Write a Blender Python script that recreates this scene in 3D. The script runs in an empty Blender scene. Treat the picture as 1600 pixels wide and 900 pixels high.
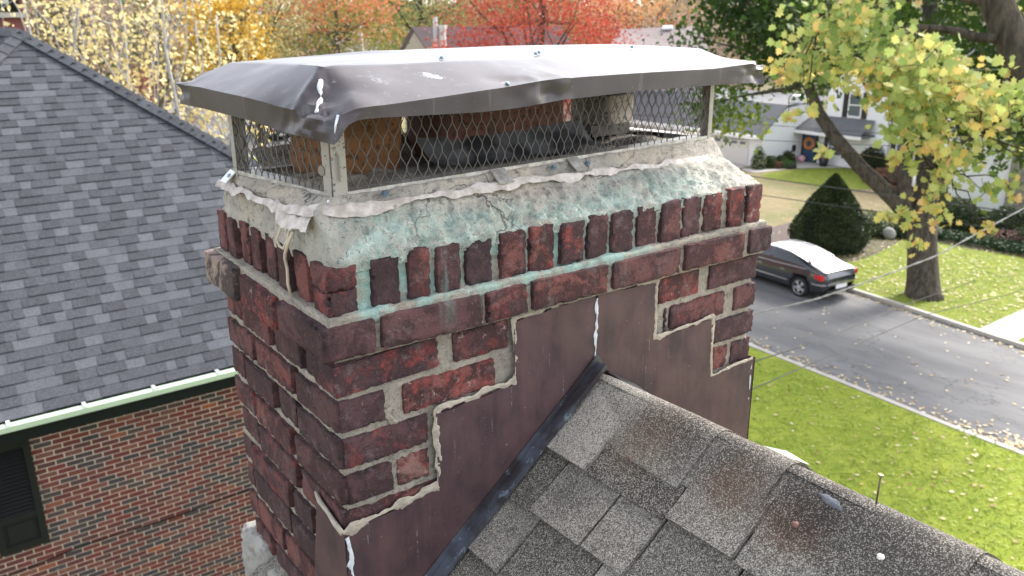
import bpy, bmesh, math, random
import numpy as np
from mathutils import Vector, Matrix, Euler
rnd = random.Random(7); rs = np.random.RandomState(11)
scene = bpy.context.scene
COL = scene.collection
PI = math.pi
# ------------------------------------------------------------------ camera
cam_d = bpy.data.cameras.new('camera'); cam = bpy.data.objects.new('camera', cam_d); COL.objects.link(cam)
_yaw, _pit, _rol = 0.6358, 0.3157, -0.0068
fw = Vector((math.sin(_yaw)*math.cos(_pit), math.cos(_yaw)*math.cos(_pit), -math.sin(_pit)))
rt = Vector((math.cos(_yaw), -math.sin(_yaw), 0)); up = rt.cross(fw)
r2 = rt*math.cos(_rol)+up*math.sin(_rol); u2 = -rt*math.sin(_rol)+up*math.cos(_rol)
cam.matrix_world = Matrix(((r2.x, u2.x, -fw.x, -0.5064), (r2.y, u2.y, -fw.y, -1.1738), (r2.z, u2.z, -fw.z, 0.3709), (0, 0, 0, 1)))
cam_d.sensor_width = 36.0; cam_d.lens = 36*1297.4/1600
cam_d.clip_start = 0.05; cam_d.clip_end = 2500
cam_d.dof.use_dof = True; cam_d.dof.focus_distance = 1.45; cam_d.dof.aperture_fstop = 7.5
scene.camera = cam
# ------------------------------------------------------------------ light
SUN_AZ = math.radians(82); SUN_EL = math.radians(38)      # azimuth from +Y towards +X
w = bpy.data.worlds.new('World'); scene.world = w; w.use_nodes = True
nt = w.node_tree; bg = nt.nodes['Background']
sky = nt.nodes.new('ShaderNodeTexSky'); sky.sky_type = 'NISHITA'; sky.sun_disc = False
sky.sun_elevation = SUN_EL; sky.sun_rotation = SUN_AZ; sky.air_density = 1.0; sky.dust_density = 2.5; sky.ozone_density = 1.0
hs = nt.nodes.new('ShaderNodeHueSaturation'); hs.inputs['Saturation'].default_value = .38; nt.links.new(sky.outputs[0], hs.inputs['Color']); nt.links.new(hs.outputs[0], bg.inputs[0]); bg.inputs[1].default_value = 0.15
sd = bpy.data.lights.new('sun', 'SUN'); sd.energy = 1.5; sd.angle = math.radians(12); sd.color = (1.0, 0.96, 0.90)
sun = bpy.data.objects.new('sun', sd); COL.objects.link(sun)
sdir = Vector((math.sin(SUN_AZ)*math.cos(SUN_EL), math.cos(SUN_AZ)*math.cos(SUN_EL), math.sin(SUN_EL)))
sun.rotation_euler = (-sdir).to_track_quat('-Z', 'Y').to_euler(); sun.location = (0, 0, 20)
scene.view_settings.view_transform = 'Standard'; scene.view_settings.look = 'None'
scene.view_settings.gamma = 1.0; scene.view_settings.use_curve_mapping = False
scene.view_settings.exposure = 2.05

ZG = -8.63     # street level

# ------------------------------------------------------------------ numpy noise
def _h(ix, iy, iz, seed):
    n = (ix*374761393 + iy*668265263 + iz*2147483647 + seed*974634777) & 0xffffffff
    n = ((n ^ (n >> 13))*1274126177) & 0xffffffff
    n = n ^ (n >> 16)
    return (n & 0xffffff)/float(0xffffff)
def vnoise(p, scale=1.0, seed=0):
    q = np.asarray(p, float)*scale; i = np.floor(q).astype(np.int64); f = q-i; f = f*f*(3-2*f)
    r = 0
    for a in (0, 1):
        for b in (0, 1):
            for c in (0, 1):
                wgt = (f[:, 0] if a else 1-f[:, 0])*(f[:, 1] if b else 1-f[:, 1])*(f[:, 2] if c else 1-f[:, 2])
                r = r + wgt*_h(i[:, 0]+a, i[:, 1]+b, i[:, 2]+c, seed)
    return r*2-1
def fbm(p, scale=1.0, seed=0, octv=3):
    r = 0; a = 1.0; s = scale
    for k in range(octv): r = r+a*vnoise(p, s, seed+k*17); a *= .5; s *= 2.03
    return r/1.6
def sstep(a, b, x):
    t = np.clip((x-a)/(b-a), 0, 1); return t*t*(3-2*t)

# ------------------------------------------------------------------ materials
class M:
    def __init__(s, name):
        s.m = bpy.data.materials.new(name); s.m.use_nodes = True; s.t = s.m.node_tree
        s.b = s.t.nodes['Principled BSDF']; s.out = s.t.nodes['Material Output']; s._pos = None
    def n(s, typ, **kw):
        nd = s.t.nodes.new(typ)
        for k, v in kw.items(): setattr(nd, k, v)
        return nd
    def link(s, a, b): s.t.links.new(a, b)
    def put(s, sock, v):
        if hasattr(v, 'is_linked') or isinstance(v, bpy.types.NodeSocket): s.link(v, sock)
        elif isinstance(v, (tuple, list)) and len(v) == 3 and sock.type == 'RGBA': sock.default_value = (*v, 1)
        else: sock.default_value = v
    def pos(s):
        if s._pos is None: s._pos = s.n('ShaderNodeTexCoord').outputs['Object']
        return s._pos
    def geo(s): return s.n('ShaderNodeNewGeometry').outputs['Position']
    def map(s, sc=(1, 1, 1), vec=None):
        nd = s.n('ShaderNodeMapping'); s.link(vec or s.pos(), nd.inputs[0]); nd.inputs['Scale'].default_value = sc; return nd.outputs[0]
    def noise(s, scale, detail=4, vec=None, rough=.55, dist=0.0, color=False):
        nd = s.n('ShaderNodeTexNoise'); s.link(vec or s.pos(), nd.inputs['Vector'])
        nd.inputs['Scale'].default_value = scale; nd.inputs['Detail'].default_value = detail
        nd.inputs['Roughness'].default_value = rough; nd.inputs['Distortion'].default_value = dist
        return nd.outputs['Color' if color else 'Fac']
    def voro(s, scale, vec=None, feature='F1', out='Distance', rand=1.0):
        nd = s.n('ShaderNodeTexVoronoi'); nd.feature = feature; s.link(vec or s.pos(), nd.inputs['Vector'])
        nd.inputs['Scale'].default_value = scale; nd.inputs['Randomness'].default_value = rand; return nd.outputs[out]
    def attr(s, name):
        nd = s.n('ShaderNodeAttribute'); nd.attribute_name = name; return nd.outputs['Fac']
    def ramp(s, fac, stops, interp='LINEAR'):
        nd = s.n('ShaderNodeValToRGB'); s.put(nd.inputs[0], fac); cr = nd.color_ramp; cr.interpolation = interp
        while len(cr.elements) < len(stops): cr.elements.new(.5)
        for e, (p, c) in zip(cr.elements, stops):
            e.position = p; e.color = (*c, 1) if isinstance(c, (tuple, list)) else (c, c, c, 1)
        return nd.outputs[0]
    def mask(s, fac, lo, hi):
        nd = s.n('ShaderNodeMapRange'); nd.interpolation_type = 'SMOOTHSTEP'; s.put(nd.inputs[0], fac)
        nd.inputs[1].default_value = lo; nd.inputs[2].default_value = hi; return nd.outputs[0]
    def math(s, op, a, b=0.0, clamp=False):
        nd = s.n('ShaderNodeMath', operation=op); nd.use_clamp = clamp; s.put(nd.inputs[0], a); s.put(nd.inputs[1], b); return nd.outputs[0]
    def mix(s, f, a, b, mode='MIX'):
        nd = s.n('ShaderNodeMix'); nd.data_type = 'RGBA'; nd.blend_type = mode
        s.put(nd.inputs[0], f); s.put(nd.inputs[6], a); s.put(nd.inputs[7], b); return nd.outputs[2]
    def xyz(s, vec=None):
        nd = s.n('ShaderNodeSeparateXYZ'); s.link(vec or s.pos(), nd.inputs[0]); return nd.outputs
    def bump(s, h, strength=.5, dist=.002):
        nd = s.n('ShaderNodeBump'); s.put(nd.inputs['Height'], h); nd.inputs['Strength'].default_value = strength
        nd.inputs['Distance'].default_value = dist
        if s.b.inputs['Normal'].is_linked: s.link(s.b.inputs['Normal'].links[0].from_socket, nd.inputs['Normal'])
        s.link(nd.outputs[0], s.b.inputs['Normal'])
    def spot(s, c, r, soft=.5, warp=.4, wscale=60):
        """mark with a shape of its own round point c: 1 inside radius r"""
        nd = s.n('ShaderNodeVectorMath', operation='DISTANCE'); s.link(s.pos(), nd.inputs[0]); nd.inputs[1].default_value = c
        d = s.math('DIVIDE', nd.outputs['Value'], r)
        d = s.math('ADD', d, s.math('MULTIPLY', s.math('SUBTRACT', s.noise(wscale, 3), .5), warp*2))
        return s.mask(d, 1.0+soft*.5, 1.0-soft*.5)
    def fin(s, col=None, rough=None, metal=None, spec=None):
        if col is not None: s.put(s.b.inputs['Base Color'], col)
        if rough is not None: s.put(s.b.inputs['Roughness'], rough)
        if metal is not None: s.put(s.b.inputs['Metallic'], metal)
        if spec is not None: s.put(s.b.inputs['Specular IOR Level'], spec)
        return s.m
def simple(name, col, rough=.6, metal=0, var=.15, scale=8, bump=0, bscale=60, spec=.5):
    m = M(name); nz = m.noise(scale, 4)
    c = m.mix(nz, tuple(v*(1-var) for v in col), tuple(min(1, v*(1+var)) for v in col))
    if bump: m.bump(m.noise(bscale, 4), bump, .003)
    return m.fin(c, rough, metal, spec)

# ------------------------------------------------------------------ mesh helpers
def mk(name, verts, faces, mat=None, parent=None, smooth=False, attrs=None, sharp=None):
    me = bpy.data.meshes.new(name)
    me.from_pydata([tuple(map(float, v)) for v in verts] if not isinstance(verts, np.ndarray) else verts.tolist(), [], faces if isinstance(faces, list) else faces.tolist())
    if attrs:
        for k, v in attrs.items():
            a = me.attributes.new(k, 'FLOAT', 'POINT'); a.data.foreach_set('value', np.asarray(v, np.float32))
    if mat:
        for mm in (mat if isinstance(mat, (list, tuple)) else [mat]): me.materials.append(mm)
    if smooth:
        me.polygons.foreach_set('use_smooth', [True]*len(me.polygons))
        if sharp: me.set_sharp_from_angle(angle=math.radians(sharp))
    me.update()
    o = bpy.data.objects.new(name, me); COL.objects.link(o)
    if parent: o.parent = parent
    return o
def thing(name, label, cat, loc=(0, 0, 0), group=None, rz=0):
    o = bpy.data.objects.new(name, None); COL.objects.link(o); o.location = loc; o.rotation_euler = (0, 0, rz)
    o.empty_display_size = .2; tag(o, label, cat, group); return o
def tag(o, label, cat, group=None):
    o['label'] = label; o['category'] = cat
    if group: o['group'] = group
    return o
def struct(o, kind='structure'):
    o['kind'] = kind; return o
class MB:
    """collects shapes into one mesh"""
    def __init__(s): s.v = []; s.f = []; s.a = {}; s.n = 0; s.mi = []
    def add(s, v, f, mi=0, **at):
        v = [tuple(map(float, p)) for p in v]; k = s.n
        s.v += v; s.f += [tuple(int(i)+k for i in q) for q in f]; s.n += len(v); s.mi += [mi]*len(f)
        for key in at:
            if key not in s.a: s.a[key] = [0.0]*k
        for key in s.a:
            val = at.get(key, 0.0)
            s.a[key] += list(val) if hasattr(val, '__len__') else [val]*len(v)
        return s
    def box(s, a, b, **at):
        (x0, y0, z0), (x1, y1, z1) = a, b
        v = [(x0,y0,z0),(x1,y0,z0),(x1,y1,z0),(x0,y1,z0),(x0,y0,z1),(x1,y0,z1),(x1,y1,z1),(x0,y1,z1)]
        return s.add(v, [(0,3,2,1),(4,5,6,7),(0,1,5,4),(1,2,6,5),(2,3,7,6),(3,0,4,7)], **at)
    def obox(s, c, ax, ay, az, **at):
        """oriented box from centre and three half-axis vectors"""
        c, ax, ay, az = map(np.array, (c, ax, ay, az))
        v = [c+i*ax+j*ay+k*az for k in (-1, 1) for j, i in ((-1,-1),(-1,1),(1,1),(1,-1))]
        return s.add(v, [(0,3,2,1),(4,5,6,7),(0,1,5,4),(1,2,6,5),(2,3,7,6),(3,0,4,7)], **at)
    def bar(s, p, q, w, h=None, upv=(0,0,1), **at):
        p, q = np.array(p, float), np.array(q, float); h = h or w
        d = q-p; L = np.linalg.norm(d); d /= L; u = np.array(upv, float); sd_ = np.cross(d, u)
        if np.linalg.norm(sd_) < 1e-4: sd_ = np.cross(d, (1, 0, 0))
        sd_ /= np.linalg.norm(sd_); u = np.cross(sd_, d)
        return s.obox((p+q)/2, d*L/2, sd_*w/2, u*h/2, **at)
    def tube(s, pts, rad, sides=6, cap=True, **at):
        P = [np.array(p, float) for p in pts]; n = len(P)
        rad = rad if hasattr(rad, '__len__') else [rad]*n
        v = []; prev = None
        for i, p in enumerate(P):
            d = P[min(i+1, n-1)]-P[max(i-1, 0)]; L = np.linalg.norm(d); d = d/L if L else np.array((0, 0, 1.))
            if prev is None:
                a = np.cross(d, (0, 0, 1));
                if np.linalg.norm(a) < .1: a = np.cross(d, (1, 0, 0))
            else: a = prev-d*np.dot(prev, d)
            a /= np.linalg.norm(a); prev = a; b = np.cross(d, a)
            for k in range(sides):
                t = 2*PI*k/sides; v.append(p+rad[i]*(math.cos(t)*a+math.sin(t)*b))
        f = [(i*sides+k, i*sides+(k+1) % sides, (i+1)*sides+(k+1) % sides, (i+1)*sides+k) for i in range(n-1) for k in range(sides)]
        if cap: f += [tuple(range(sides))[::-1], tuple((n-1)*sides+k for k in range(sides))]
        return s.add(v, f, **at)
    def disc(s, c, r, axis, h, sides=16, **at):
        c = np.array(c, float); a = np.array(axis, float); a /= np.linalg.norm(a)
        return s.tube([c-a*h/2, c+a*h/2], r, sides, **at)
    def poly(s, pts, **at): return s.add(pts, [tuple(range(len(pts)))], **at)
    def prism(s, pts, d, **at):
        """extrude polygon pts by vector d"""
        n = len(pts); d = np.array(d, float); P = [np.array(p, float) for p in pts]
        f = [tuple(range(n))[::-1], tuple(range(n, 2*n))]+[(i, (i+1) % n, n+(i+1) % n, n+i) for i in range(n)]
        return s.add(P+[p+d for p in P], f, **at)
    def build(s, name, mat, parent=None, smooth=False, sharp=None):
        o = mk(name, s.v, s.f, mat, parent, smooth, s.a or None, sharp)
        if any(s.mi): o.data.polygons.foreach_set('material_index', s.mi)
        return o

_topo = {}
def lattice_box(nx, ny, nz):
    """unit surface grid: (verts in 0..1, quads)"""
    key = (nx, ny, nz)
    if key in _topo: return _topo[key]
    idx = {}; V = []
    def g(i, j, k):
        if (i, j, k) not in idx: idx[(i, j, k)] = len(V); V.append((i/nx, j/ny, k/nz))
        return idx[(i, j, k)]
    F = []
    for i in range(nx):
        for j in range(ny):
            F.append((g(i,j,0), g(i,j+1,0), g(i+1,j+1,0), g(i+1,j,0))); F.append((g(i,j,nz), g(i+1,j,nz), g(i+1,j+1,nz), g(i,j+1,nz)))
    for i in range(nx):
        for k in range(nz):
            F.append((g(i,0,k), g(i+1,0,k), g(i+1,0,k+1), g(i,0,k+1))); F.append((g(i,ny,k), g(i,ny,k+1), g(i+1,ny,k+1), g(i+1,ny,k)))
    for j in range(ny):
        for k in range(nz):
            F.append((g(0,j,k), g(0,j,k+1), g(0,j+1,k+1), g(0,j+1,k))); F.append((g(nx,j,k), g(nx,j+1,k), g(nx,j+1,k+1), g(nx,j,k+1)))
    _topo[key] = (np.array(V), np.array(F)); return _topo[key]

class BrickSet:
    def __init__(s): s.V = []; s.F = []; s.E = []; s.T = []; s.H = []; s.n = 0
    def add(s, lo, hi, res=.0055, r=.006, rough=.0035, tint=None, hue=None, chip=.5, seed=None):
        lo, hi = np.array(lo, float), np.array(hi, float); d = hi-lo
        seed = seed if seed is not None else rnd.randrange(10000)
        n = [max(3, int(round(x/res))) for x in d]
        # skew a bit
        U, F = lattice_box(*n)
        c = (lo+hi)/2; h = d/2
        p = (U*2-1)*h
        # round edges
        r = r*.42; inner = np.maximum(h-r, 1e-4); q = np.clip(p, -inner, inner); off = p-q
        L = np.linalg.norm(off, axis=1, keepdims=True); L[L == 0] = 1
        m = np.abs(off).max(axis=1, keepdims=True)
        nrm = off/L; p = q+nrm*m
        ds = np.sort(h-np.abs((U*2-1)*h), axis=1)[:, 1]
        W = p+c+seed*1.37
        dis = fbm(W, 24, seed, 2)*rough*.30 + vnoise(W, 120, seed+5)*rough*.22
        ch = np.clip(fbm(W, 110, seed+9, 3)-.08, 0, 1)*np.clip(1-ds/.008, 0, 1)*chip*.0105   # chipped edges
        big = np.clip(fbm(W, 26, seed+29, 2)-.42, 0, 1)*.010*chip*np.clip(1-ds/.02, 0, 1)
        p = p*(1-0)+nrm*(dis-ch-big)[:, None]
        a = rnd.gauss(0, .008); b = rnd.gauss(0, .012); g_ = rnd.gauss(0, .010)
        R = np.array(Euler((a, b, g_)).to_matrix()); p = p@R.T
        s.V.append(p+c); s.F.append(F+s.n); s.n += len(p)
        s.E.append(np.clip(1.1-ds/.010, 0, 1)); s.T.append(np.full(len(p), rnd.random() if tint is None else tint)); s.H.append(np.full(len(p), rnd.random() if hue is None else hue))
    def build(s, name, mat, parent):
        return mk(name, np.vstack(s.V), np.vstack(s.F), mat, parent, True, dict(edge=np.concatenate(s.E), tint=np.concatenate(s.T), hue=np.concatenate(s.H)), sharp=38)

def grid_patch(fn, nu, nv, name, mat, parent=None, smooth=True, sharp=None, attrs=None):
    U, V = np.meshgrid(np.linspace(0, 1, nu+1), np.linspace(0, 1, nv+1), indexing='ij')
    P = fn(U.ravel(), V.ravel())
    i, j = np.meshgrid(np.arange(nu), np.arange(nv), indexing='ij'); a = (i*(nv+1)+j).ravel()
    F = np.stack([a, a+nv+1, a+nv+2, a+1], 1)
    return mk(name, P, F, mat, parent, smooth, attrs, sharp)

# ------------------------------------------------------------------ shared materials
def stain_mask(m, strength=1.0):
    """green copper stain that runs over the front of the crown and down the joints"""
    x, y, z = m.xyz()
    a = m.mask(x, -.015, .07); b = m.mask(x, 1.08, .80); 
    c = m.mask(y, .20, .09)
    n1 = m.noise(9, 5, rough=.65); n2 = m.noise(3.0, 2)
    f = m.math('MULTIPLY', m.math('MULTIPLY', a, b), c)
    # fades out upward: the top of the slope stays grey
    zz = m.mask(m.math('ADD', m.math('ADD', z, m.math('MULTIPLY', x, .012)), m.math('MULTIPLY', m.math('SUBTRACT', n2, .5), .10)), .074, .034)
    f = m.math('MULTIPLY', f, zz)
    return m.math('MULTIPLY', f, m.mask(n1, .36-.12*strength, .56-.06*strength))

def brick_mat(name, base=None):
    m = M(name)
    t = m.attr('tint'); h = m.attr('hue'); e = m.attr('edge')
    n1 = m.noise(30, 6, rough=.65); n2 = m.noise(95, 4, rough=.7); n3 = m.noise(11, 4, dist=.6)
    base = base or [(0.0, (.060, .038, .042)), (.25, (.110, .058, .058)), (.5, (.165, .072, .066)), (.75, (.215, .078, .066)), (.92, (.25, .10, .080)), (1.0, (.36, .27, .22))]
    c = m.ramp(t, base)
    c = m.mix(m.mask(n1, .3, .7), m.mix(.35, c, (.06, .032, .034)), c)
    c = m.mix(m.math('MULTIPLY', m.mask(m.noise(11, 7, dist=.5, rough=.75), .44, .52), m.math('ADD', .40, m.math('MULTIPLY', t, .40))), c, (.020, .015, .018))       # soot
    c = m.mix(m.math('MULTIPLY', m.math('MULTIPLY', e, m.mask(m.noise(13, 6, rough=.75), .46, .58)), .85), c, (.016, .012, .014))
    c = m.mix(m.math('MULTIPLY', m.mask(h, .55, .95), m.math('MULTIPLY', m.mask(m.noise(20, 7, dist=.3, rough=.75), .48, .62), .68)), c, m.mix(m.mask(m.noise(60, 5, rough=.75), .4, .6), (.17, .040, .036), (.37, .075, .060)))
    c = m.mix(m.math('MULTIPLY', m.mask(h, .85, .99), m.math('MULTIPLY', m.mask(m.noise(42, 5, rough=.75), .58, .66), .8)), c, (.48, .33, .29))   # spalled red
    c = m.mix(m.math('MULTIPLY', m.mask(m.noise(220, 2), .68, .76), .5), c, (.42, .34, .30))
    c = m.mix(m.math('MULTIPLY', m.mask(n2, .62, .74), .30), c, (.30, .25, .25))          # bloom
    c = m.mix(m.math('MULTIPLY', m.mask(m.noise(26, 7, rough=.8), .52, .66), .38), c, (.235, .175, .175))
    c = m.mix(m.math('MULTIPLY', m.mask(m.noise(150, 4, rough=.8), .56, .66), .55), c, (.022, .015, .016))
    # stain runs
    x, y, z = m.xyz(); st = stain_mask(m, .2)
    run = m.math('MULTIPLY', m.mask(m.noise(1, 3, vec=m.map((26, 2, 3))), .60, .72), m.mask(y, .06, .02))
    run = m.math('MULTIPLY', m.math('MULTIPLY', run, m.mask(z, -.19, -.02)), m.math('MULTIPLY', m.mask(x, .05, .12), m.mask(x, .86, .7)))
    c = m.mix(m.math('MULTIPLY', run, .5), c, (.17, .28, .25))
    m.bump(m.noise(60, 7, rough=.75), .9, .006); m.bump(m.noise(330, 3, rough=.7), .7, .002)
    return m.fin(c, m.ramp(n1, [(0, .7), (1, .95)]), 0, .2)
MB_brick = brick_mat('weathered_brick')

def mortar_mat(name, base=(.42, .37, .30), stain=True, dark=.5):
    m = M(name); n1 = m.noise(14, 6, rough=.65); n2 = m.noise(120, 4, rough=.75); n3 = m.noise(420, 2)
    c = m.mix(m.mask(n1, .3, .7), tuple(v*.66 for v in base), base)
    c = m.mix(m.math('MULTIPLY', m.mask(n2, .50, .64), .6), c, tuple(v*.32 for v in base)); c = m.mix(m.math('MULTIPLY', m.mask(m.noise(36, 7, rough=.8), .54, .66), .6), c, tuple(v*.30 for v in base))
    c = m.mix(m.math('MULTIPLY', m.mask(n3, .6, .7), .4), c, (.6, .56, .5))
    if stain:
        x, y, z = m.xyz()
        f = m.math('MULTIPLY', m.mask(x, .0, .06), m.mask(x, .80, .62)); f = m.math('MULTIPLY', f, m.mask(z, -.118, -.085))
        f = m.math('MULTIPLY', f, m.mask(y, .03, .012)); f = m.math('MULTIPLY', f, m.mask(m.noise(11, 6, rough=.7), .42, .56))
        c = m.mix(f, c, m.mix(n2, (.20, .31, .27), (.42, .56, .49)))
    m.bump(n2, 1.0, .006); m.bump(n3, .7, .002)
    return m.fin(c, .92, 0, .2)
MT_mortar = mortar_mat('joint_mortar')

def crown_mat():
    m = M('crown_cement'); n1 = m.noise(8, 6, rough=.6); n2 = m.noise(70, 5, rough=.7); n3 = m.noise(350, 2)
    c = m.mix(m.mask(n1, .3, .7), (.32, .292, .252), (.48, .44, .375))
    c = m.mix(m.math('MULTIPLY', m.mask(m.noise(4, 4), .5, .64), .5), c, (.50, .40, .30))
    c = m.mix(m.math('MULTIPLY', m.mask(n2, .54, .66), .6), c, (.12, .11, .10)); c = m.mix(m.math('MULTIPLY', m.mask(m.noise(1, 6, vec=m.map((14, 40, 40)), rough=.8), .56, .66), .5), c, (.14, .125, .11))
    st = stain_mask(m, 1.0)
    g = m.mix(m.mask(m.noise(34, 6, rough=.75), .35, .62), (.15, .225, .195), (.37, .47, .415))
    g = m.mix(m.mask(m.noise(40, 4, rough=.7), .60, .68), g, (.55, .66, .59))
    pit_ = m.math('MULTIPLY', m.mask(m.noise(85, 5, rough=.8), .58, .66), .75)
    c = m.mix(m.math('MULTIPLY', m.math('MULTIPLY', st, m.mask(m.noise(48, 5, rough=.75), .30, .58)), .82), c, g)
    c = m.mix(pit_, c, (.07, .068, .06))
    # rear floor of the crown is sooty
    x, y, z = m.xyz()
    soot = m.math('MULTIPLY', m.mask(x, .28, .45), m.mask(y, .20, .27))
    c = m.mix(m.math('MULTIPLY', m.math('MULTIPLY', soot, m.mask(m.noise(18, 4), .3, .55)), .92), c, (.028, .028, .031))
    # cracks
    w_ = m.n('ShaderNodeVectorMath', operation='ADD'); m.link(m.pos(), w_.inputs[0])
    wn = m.n('ShaderNodeVectorMath', operation='SCALE'); m.link(m.noise(14, 3, color=True), wn.inputs[0]); wn.inputs['Scale'].default_value = .12
    m.link(wn.outputs[0], w_.inputs[1])
    cr = m.mask(m.voro(7, vec=w_.outputs[0], feature='DISTANCE_TO_EDGE'), .018, .002)
    cr = m.math('MULTIPLY', cr, m.mask(m.noise(5, 2), .45, .6))
    c = m.mix(m.math('MULTIPLY', cr, .8), c, (.08, .075, .065))
    m.bump(m.noise(38, 6, rough=.72), .9, .008); m.bump(n2, .9, .005); m.bump(n3, .6, .0018); m.bump(m.math('SUBTRACT', 1.0, cr), .5, .003)
    return m.fin(c, .93, 0, .2)
MT_crown = crown_mat()

def copper_mat():
    m = M('brown_flashing'); 
    st = m.mix(.55, m.noise(1, 5, vec=m.map((26, 26, 3)), rough=.7), m.noise(9, 6, rough=.7)); n1 = m.noise(7, 4); n2 = m.noise(1, 3, vec=m.map((190, 190, 5)))
    c = m.mix(m.mask(st, .3, .7), (.036, .024, .028), (.100, .054, .055))
    c = m.mix(m.math('MULTIPLY', m.mask(n1, .46, .64), .5), c, (.105, .062, .056))
    c = m.mix(m.math('MULTIPLY', m.mask(n2, .66, .74), m.math('MULTIPLY', m.mask(m.noise(55, 4, rough=.8), .46, .56), .6)), c, (.38, .36, .36))
    c = m.mix(m.math('MULTIPLY', m.mask(m.noise(140, 3), .70, .75), .6), c, (.34, .25, .22))
    m.bump(n1, .25, .008); m.bump(m.noise(3.5, 2), .35, .03)
    return m.fin(c, m.ramp(st, [(0, .45), (1, .68)]), .0, .35)
MT_copper = copper_mat()
def hood_mat():
    m = M('hood_sheet_metal'); n1 = m.noise(6, 5, rough=.6); n2 = m.noise(1, 4, vec=m.map((40, 40, 4)))
    c = m.mix(m.mask(n1, .3, .7), (.044, .034, .036), (.070, .058, .061))
    c = m.mix(m.math('MULTIPLY', m.mask(m.noise(1, 4, vec=m.map((70, 70, 6))), .60, .72), .25), c, (.2, .18, .18))
    c = m.mix(m.math('MULTIPLY', m.mask(m.noise(160, 2), .72, .76), .5), c, (.35, .32, .3))
    for p, r, col in (((.225, .055, .277), .009, (.50, .54, .56)), ((.236, .045, .272), .008, (.5, .54, .56)), ((.655, .055, .275), .010, (.20, .33, .31)), ((.13, .04, .268), .016, (.13, .12, .125))):
        c = m.mix(m.math('MULTIPLY', m.spot(p, r, .5, 1.6, 95), m.mask(m.noise(130, 3, rough=.8), .42, .52)), c, col)
    c = m.mix(m.math('MULTIPLY', m.spot((.352, .005, .262), .007, .5, .4), .8), c, (.22, .10, .05))
    m.bump(n1, .15, .006); m.bump(n2, .05, .003)
    return m.fin(c, m.ramp(n1, [(.2, .30), (.8, .42)]), .0, .42)
MT_hood = hood_mat()
MT_mesh = simple('galvanised_strand', (.15, .138, .126), .45, .6, .35, 40)
MT_galv = M('galvanised_sheet'); _n = MT_galv.noise(45, 4, rough=.7)
MT_galv = MT_galv.fin(MT_galv.mix(MT_galv.mask(_n, .4, .62), (.36, .33, .30), (.56, .54, .50)), .45, .35, .5)
MT_post = M('post_steel'); _n = MT_post.noise(160, 3)
MT_post = MT_post.fin(MT_post.mix(MT_post.mask(_n, .60, .68), MT_post.mix(MT_post.noise(14, 3), (.30, .27, .23), (.42, .40, .37)), (.10, .085, .07)), .5, .35, .5)
MT_seal = simple('white_sealant', (.58, .60, .62), .55, 0, .2, 60, .6, 120)
MT_bead = simple('tan_sealant', (.36, .31, .245), .9, 0, .45, 40, 1.0, 160)
MT_membr = M('torn_liner'); _n = MT_membr.noise(30, 5, rough=.7)
MT_membr.bump(MT_membr.noise(60, 4), .6, .004)
MT_membr = MT_membr.fin(MT_membr.mix(MT_membr.mask(_n, .35, .65), (.36, .31, .27), (.58, .52, .48)), .7, 0, .3)

# ================================================================== OUR CHIMNEY
chimney = thing('brick_chimney', 'large weathered red brick chimney with green stained crown and stepped brown flashing', 'chimney')
L, D = 1.077, .533
G = .011
ZC = -.095          # top of corbel course
PITCH = .0695; BH = .0575
# rowlock course -------------------------------------------------
rowx = [(-.001,.050),(.075,.128),(.143,.187),(.198,.247),(.260,.317),(.334,.392),(.400,.459),(.474,.533),(.543,.598),(.607,.665),(.681,.737),(.748,.808),(.816,.874),(.884,.944),(.962,1.014),(1.028,1.077)]
rb = BrickSet()
for i, (a, b) in enumerate(rowx):
    t = [.75,.12,.6,.35,.1,.72,.9,.3,.4,.35,.5,.55,.3,.8,.85,.45][i]
    zt = rnd.uniform(-.004, .004); zb = -.084+rnd.uniform(-.002, .002)
    if i == 0:
        rb.add((a-.002, 0, -.044), (b+.001, .062, zt-.002), r=.006, tint=.55, chip=1.0, rough=.004, hue=.8)
        rb.add((a-.001, .001, zb-.002), (b, .060, -.044), r=.007, tint=.15, chip=1.4, rough=.005, hue=.9)
    else:
        rb.add((a+.001, rnd.uniform(-.004, .003), zb), (b, .10, zt), r=.0055, tint=t, hue=[.2,.1,.7,.2,.3,.6,.8,.9,.2,.5,.6,.2,.3,.9,.8,.95][i], chip=.9, rough=.004)
rowy = [(.082,.134),(.156,.204),(.226,.272),(.294,.340),(.360,.403),(.424,.468),(.487,.533)]
for a, b in rowy:
    rb.add((rnd.uniform(-.004, .003), a+.004, -.085), (.10, b+.004, rnd.uniform(-.004, .004)), r=.006, tint=rnd.choice([.1,.2,.4,.55,.7]), hue=rnd.random(), chip=.8, rough=.004)
    rb.add((L-.10, a+.004, -.084), (L, b+.004, 0), r=.006)
for k in range(15): rb.add((.02+k*.07, D-.09, -.084), (.078+k*.07, D, 0), r=.006, res=.012)
rb.build('rowlock_course', MB_brick, chimney)
# corbel course --------------------------------------------------
cb = BrickSet(); O = .021
zt, zb = ZC, ZC-BH
cx = [(.079,.280,.35),(.289,.382,.5),(.392,.583,.72),(.598,.789,.45),(.807,1.0,.6),(1.023,1.101,.2)]
cb.add((-.026, -O-.002, zb-.001), (.068, .172, zt), r=.010, tint=.30, hue=.3, chip=1.2, rough=.004)
for a, b, t in cx: cb.add((a, -O+rnd.uniform(-.003, .003), zb), (b, .075, zt), tint=t, hue=[.1,.85,.5,.6,.3,.1][cx.index((a,b,t))], chip=.9, r=.0055, rough=.004)
cb.add((-.026, .192, zb-.006), (.07, .362, zt-.002), r=.008, tint=.75, hue=.95, chip=1.2, rough=.0045)
cb.add((-.030, .385, zb-.004), (.07, .56, zt+.006), r=.007, tint=1.0, hue=.2, chip=1.0, rough=.004)
for k in range(5): cb.add((.1+k*.21, D-.075, zb), (.3+k*.21, D+O, zt), res=.012)
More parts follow.
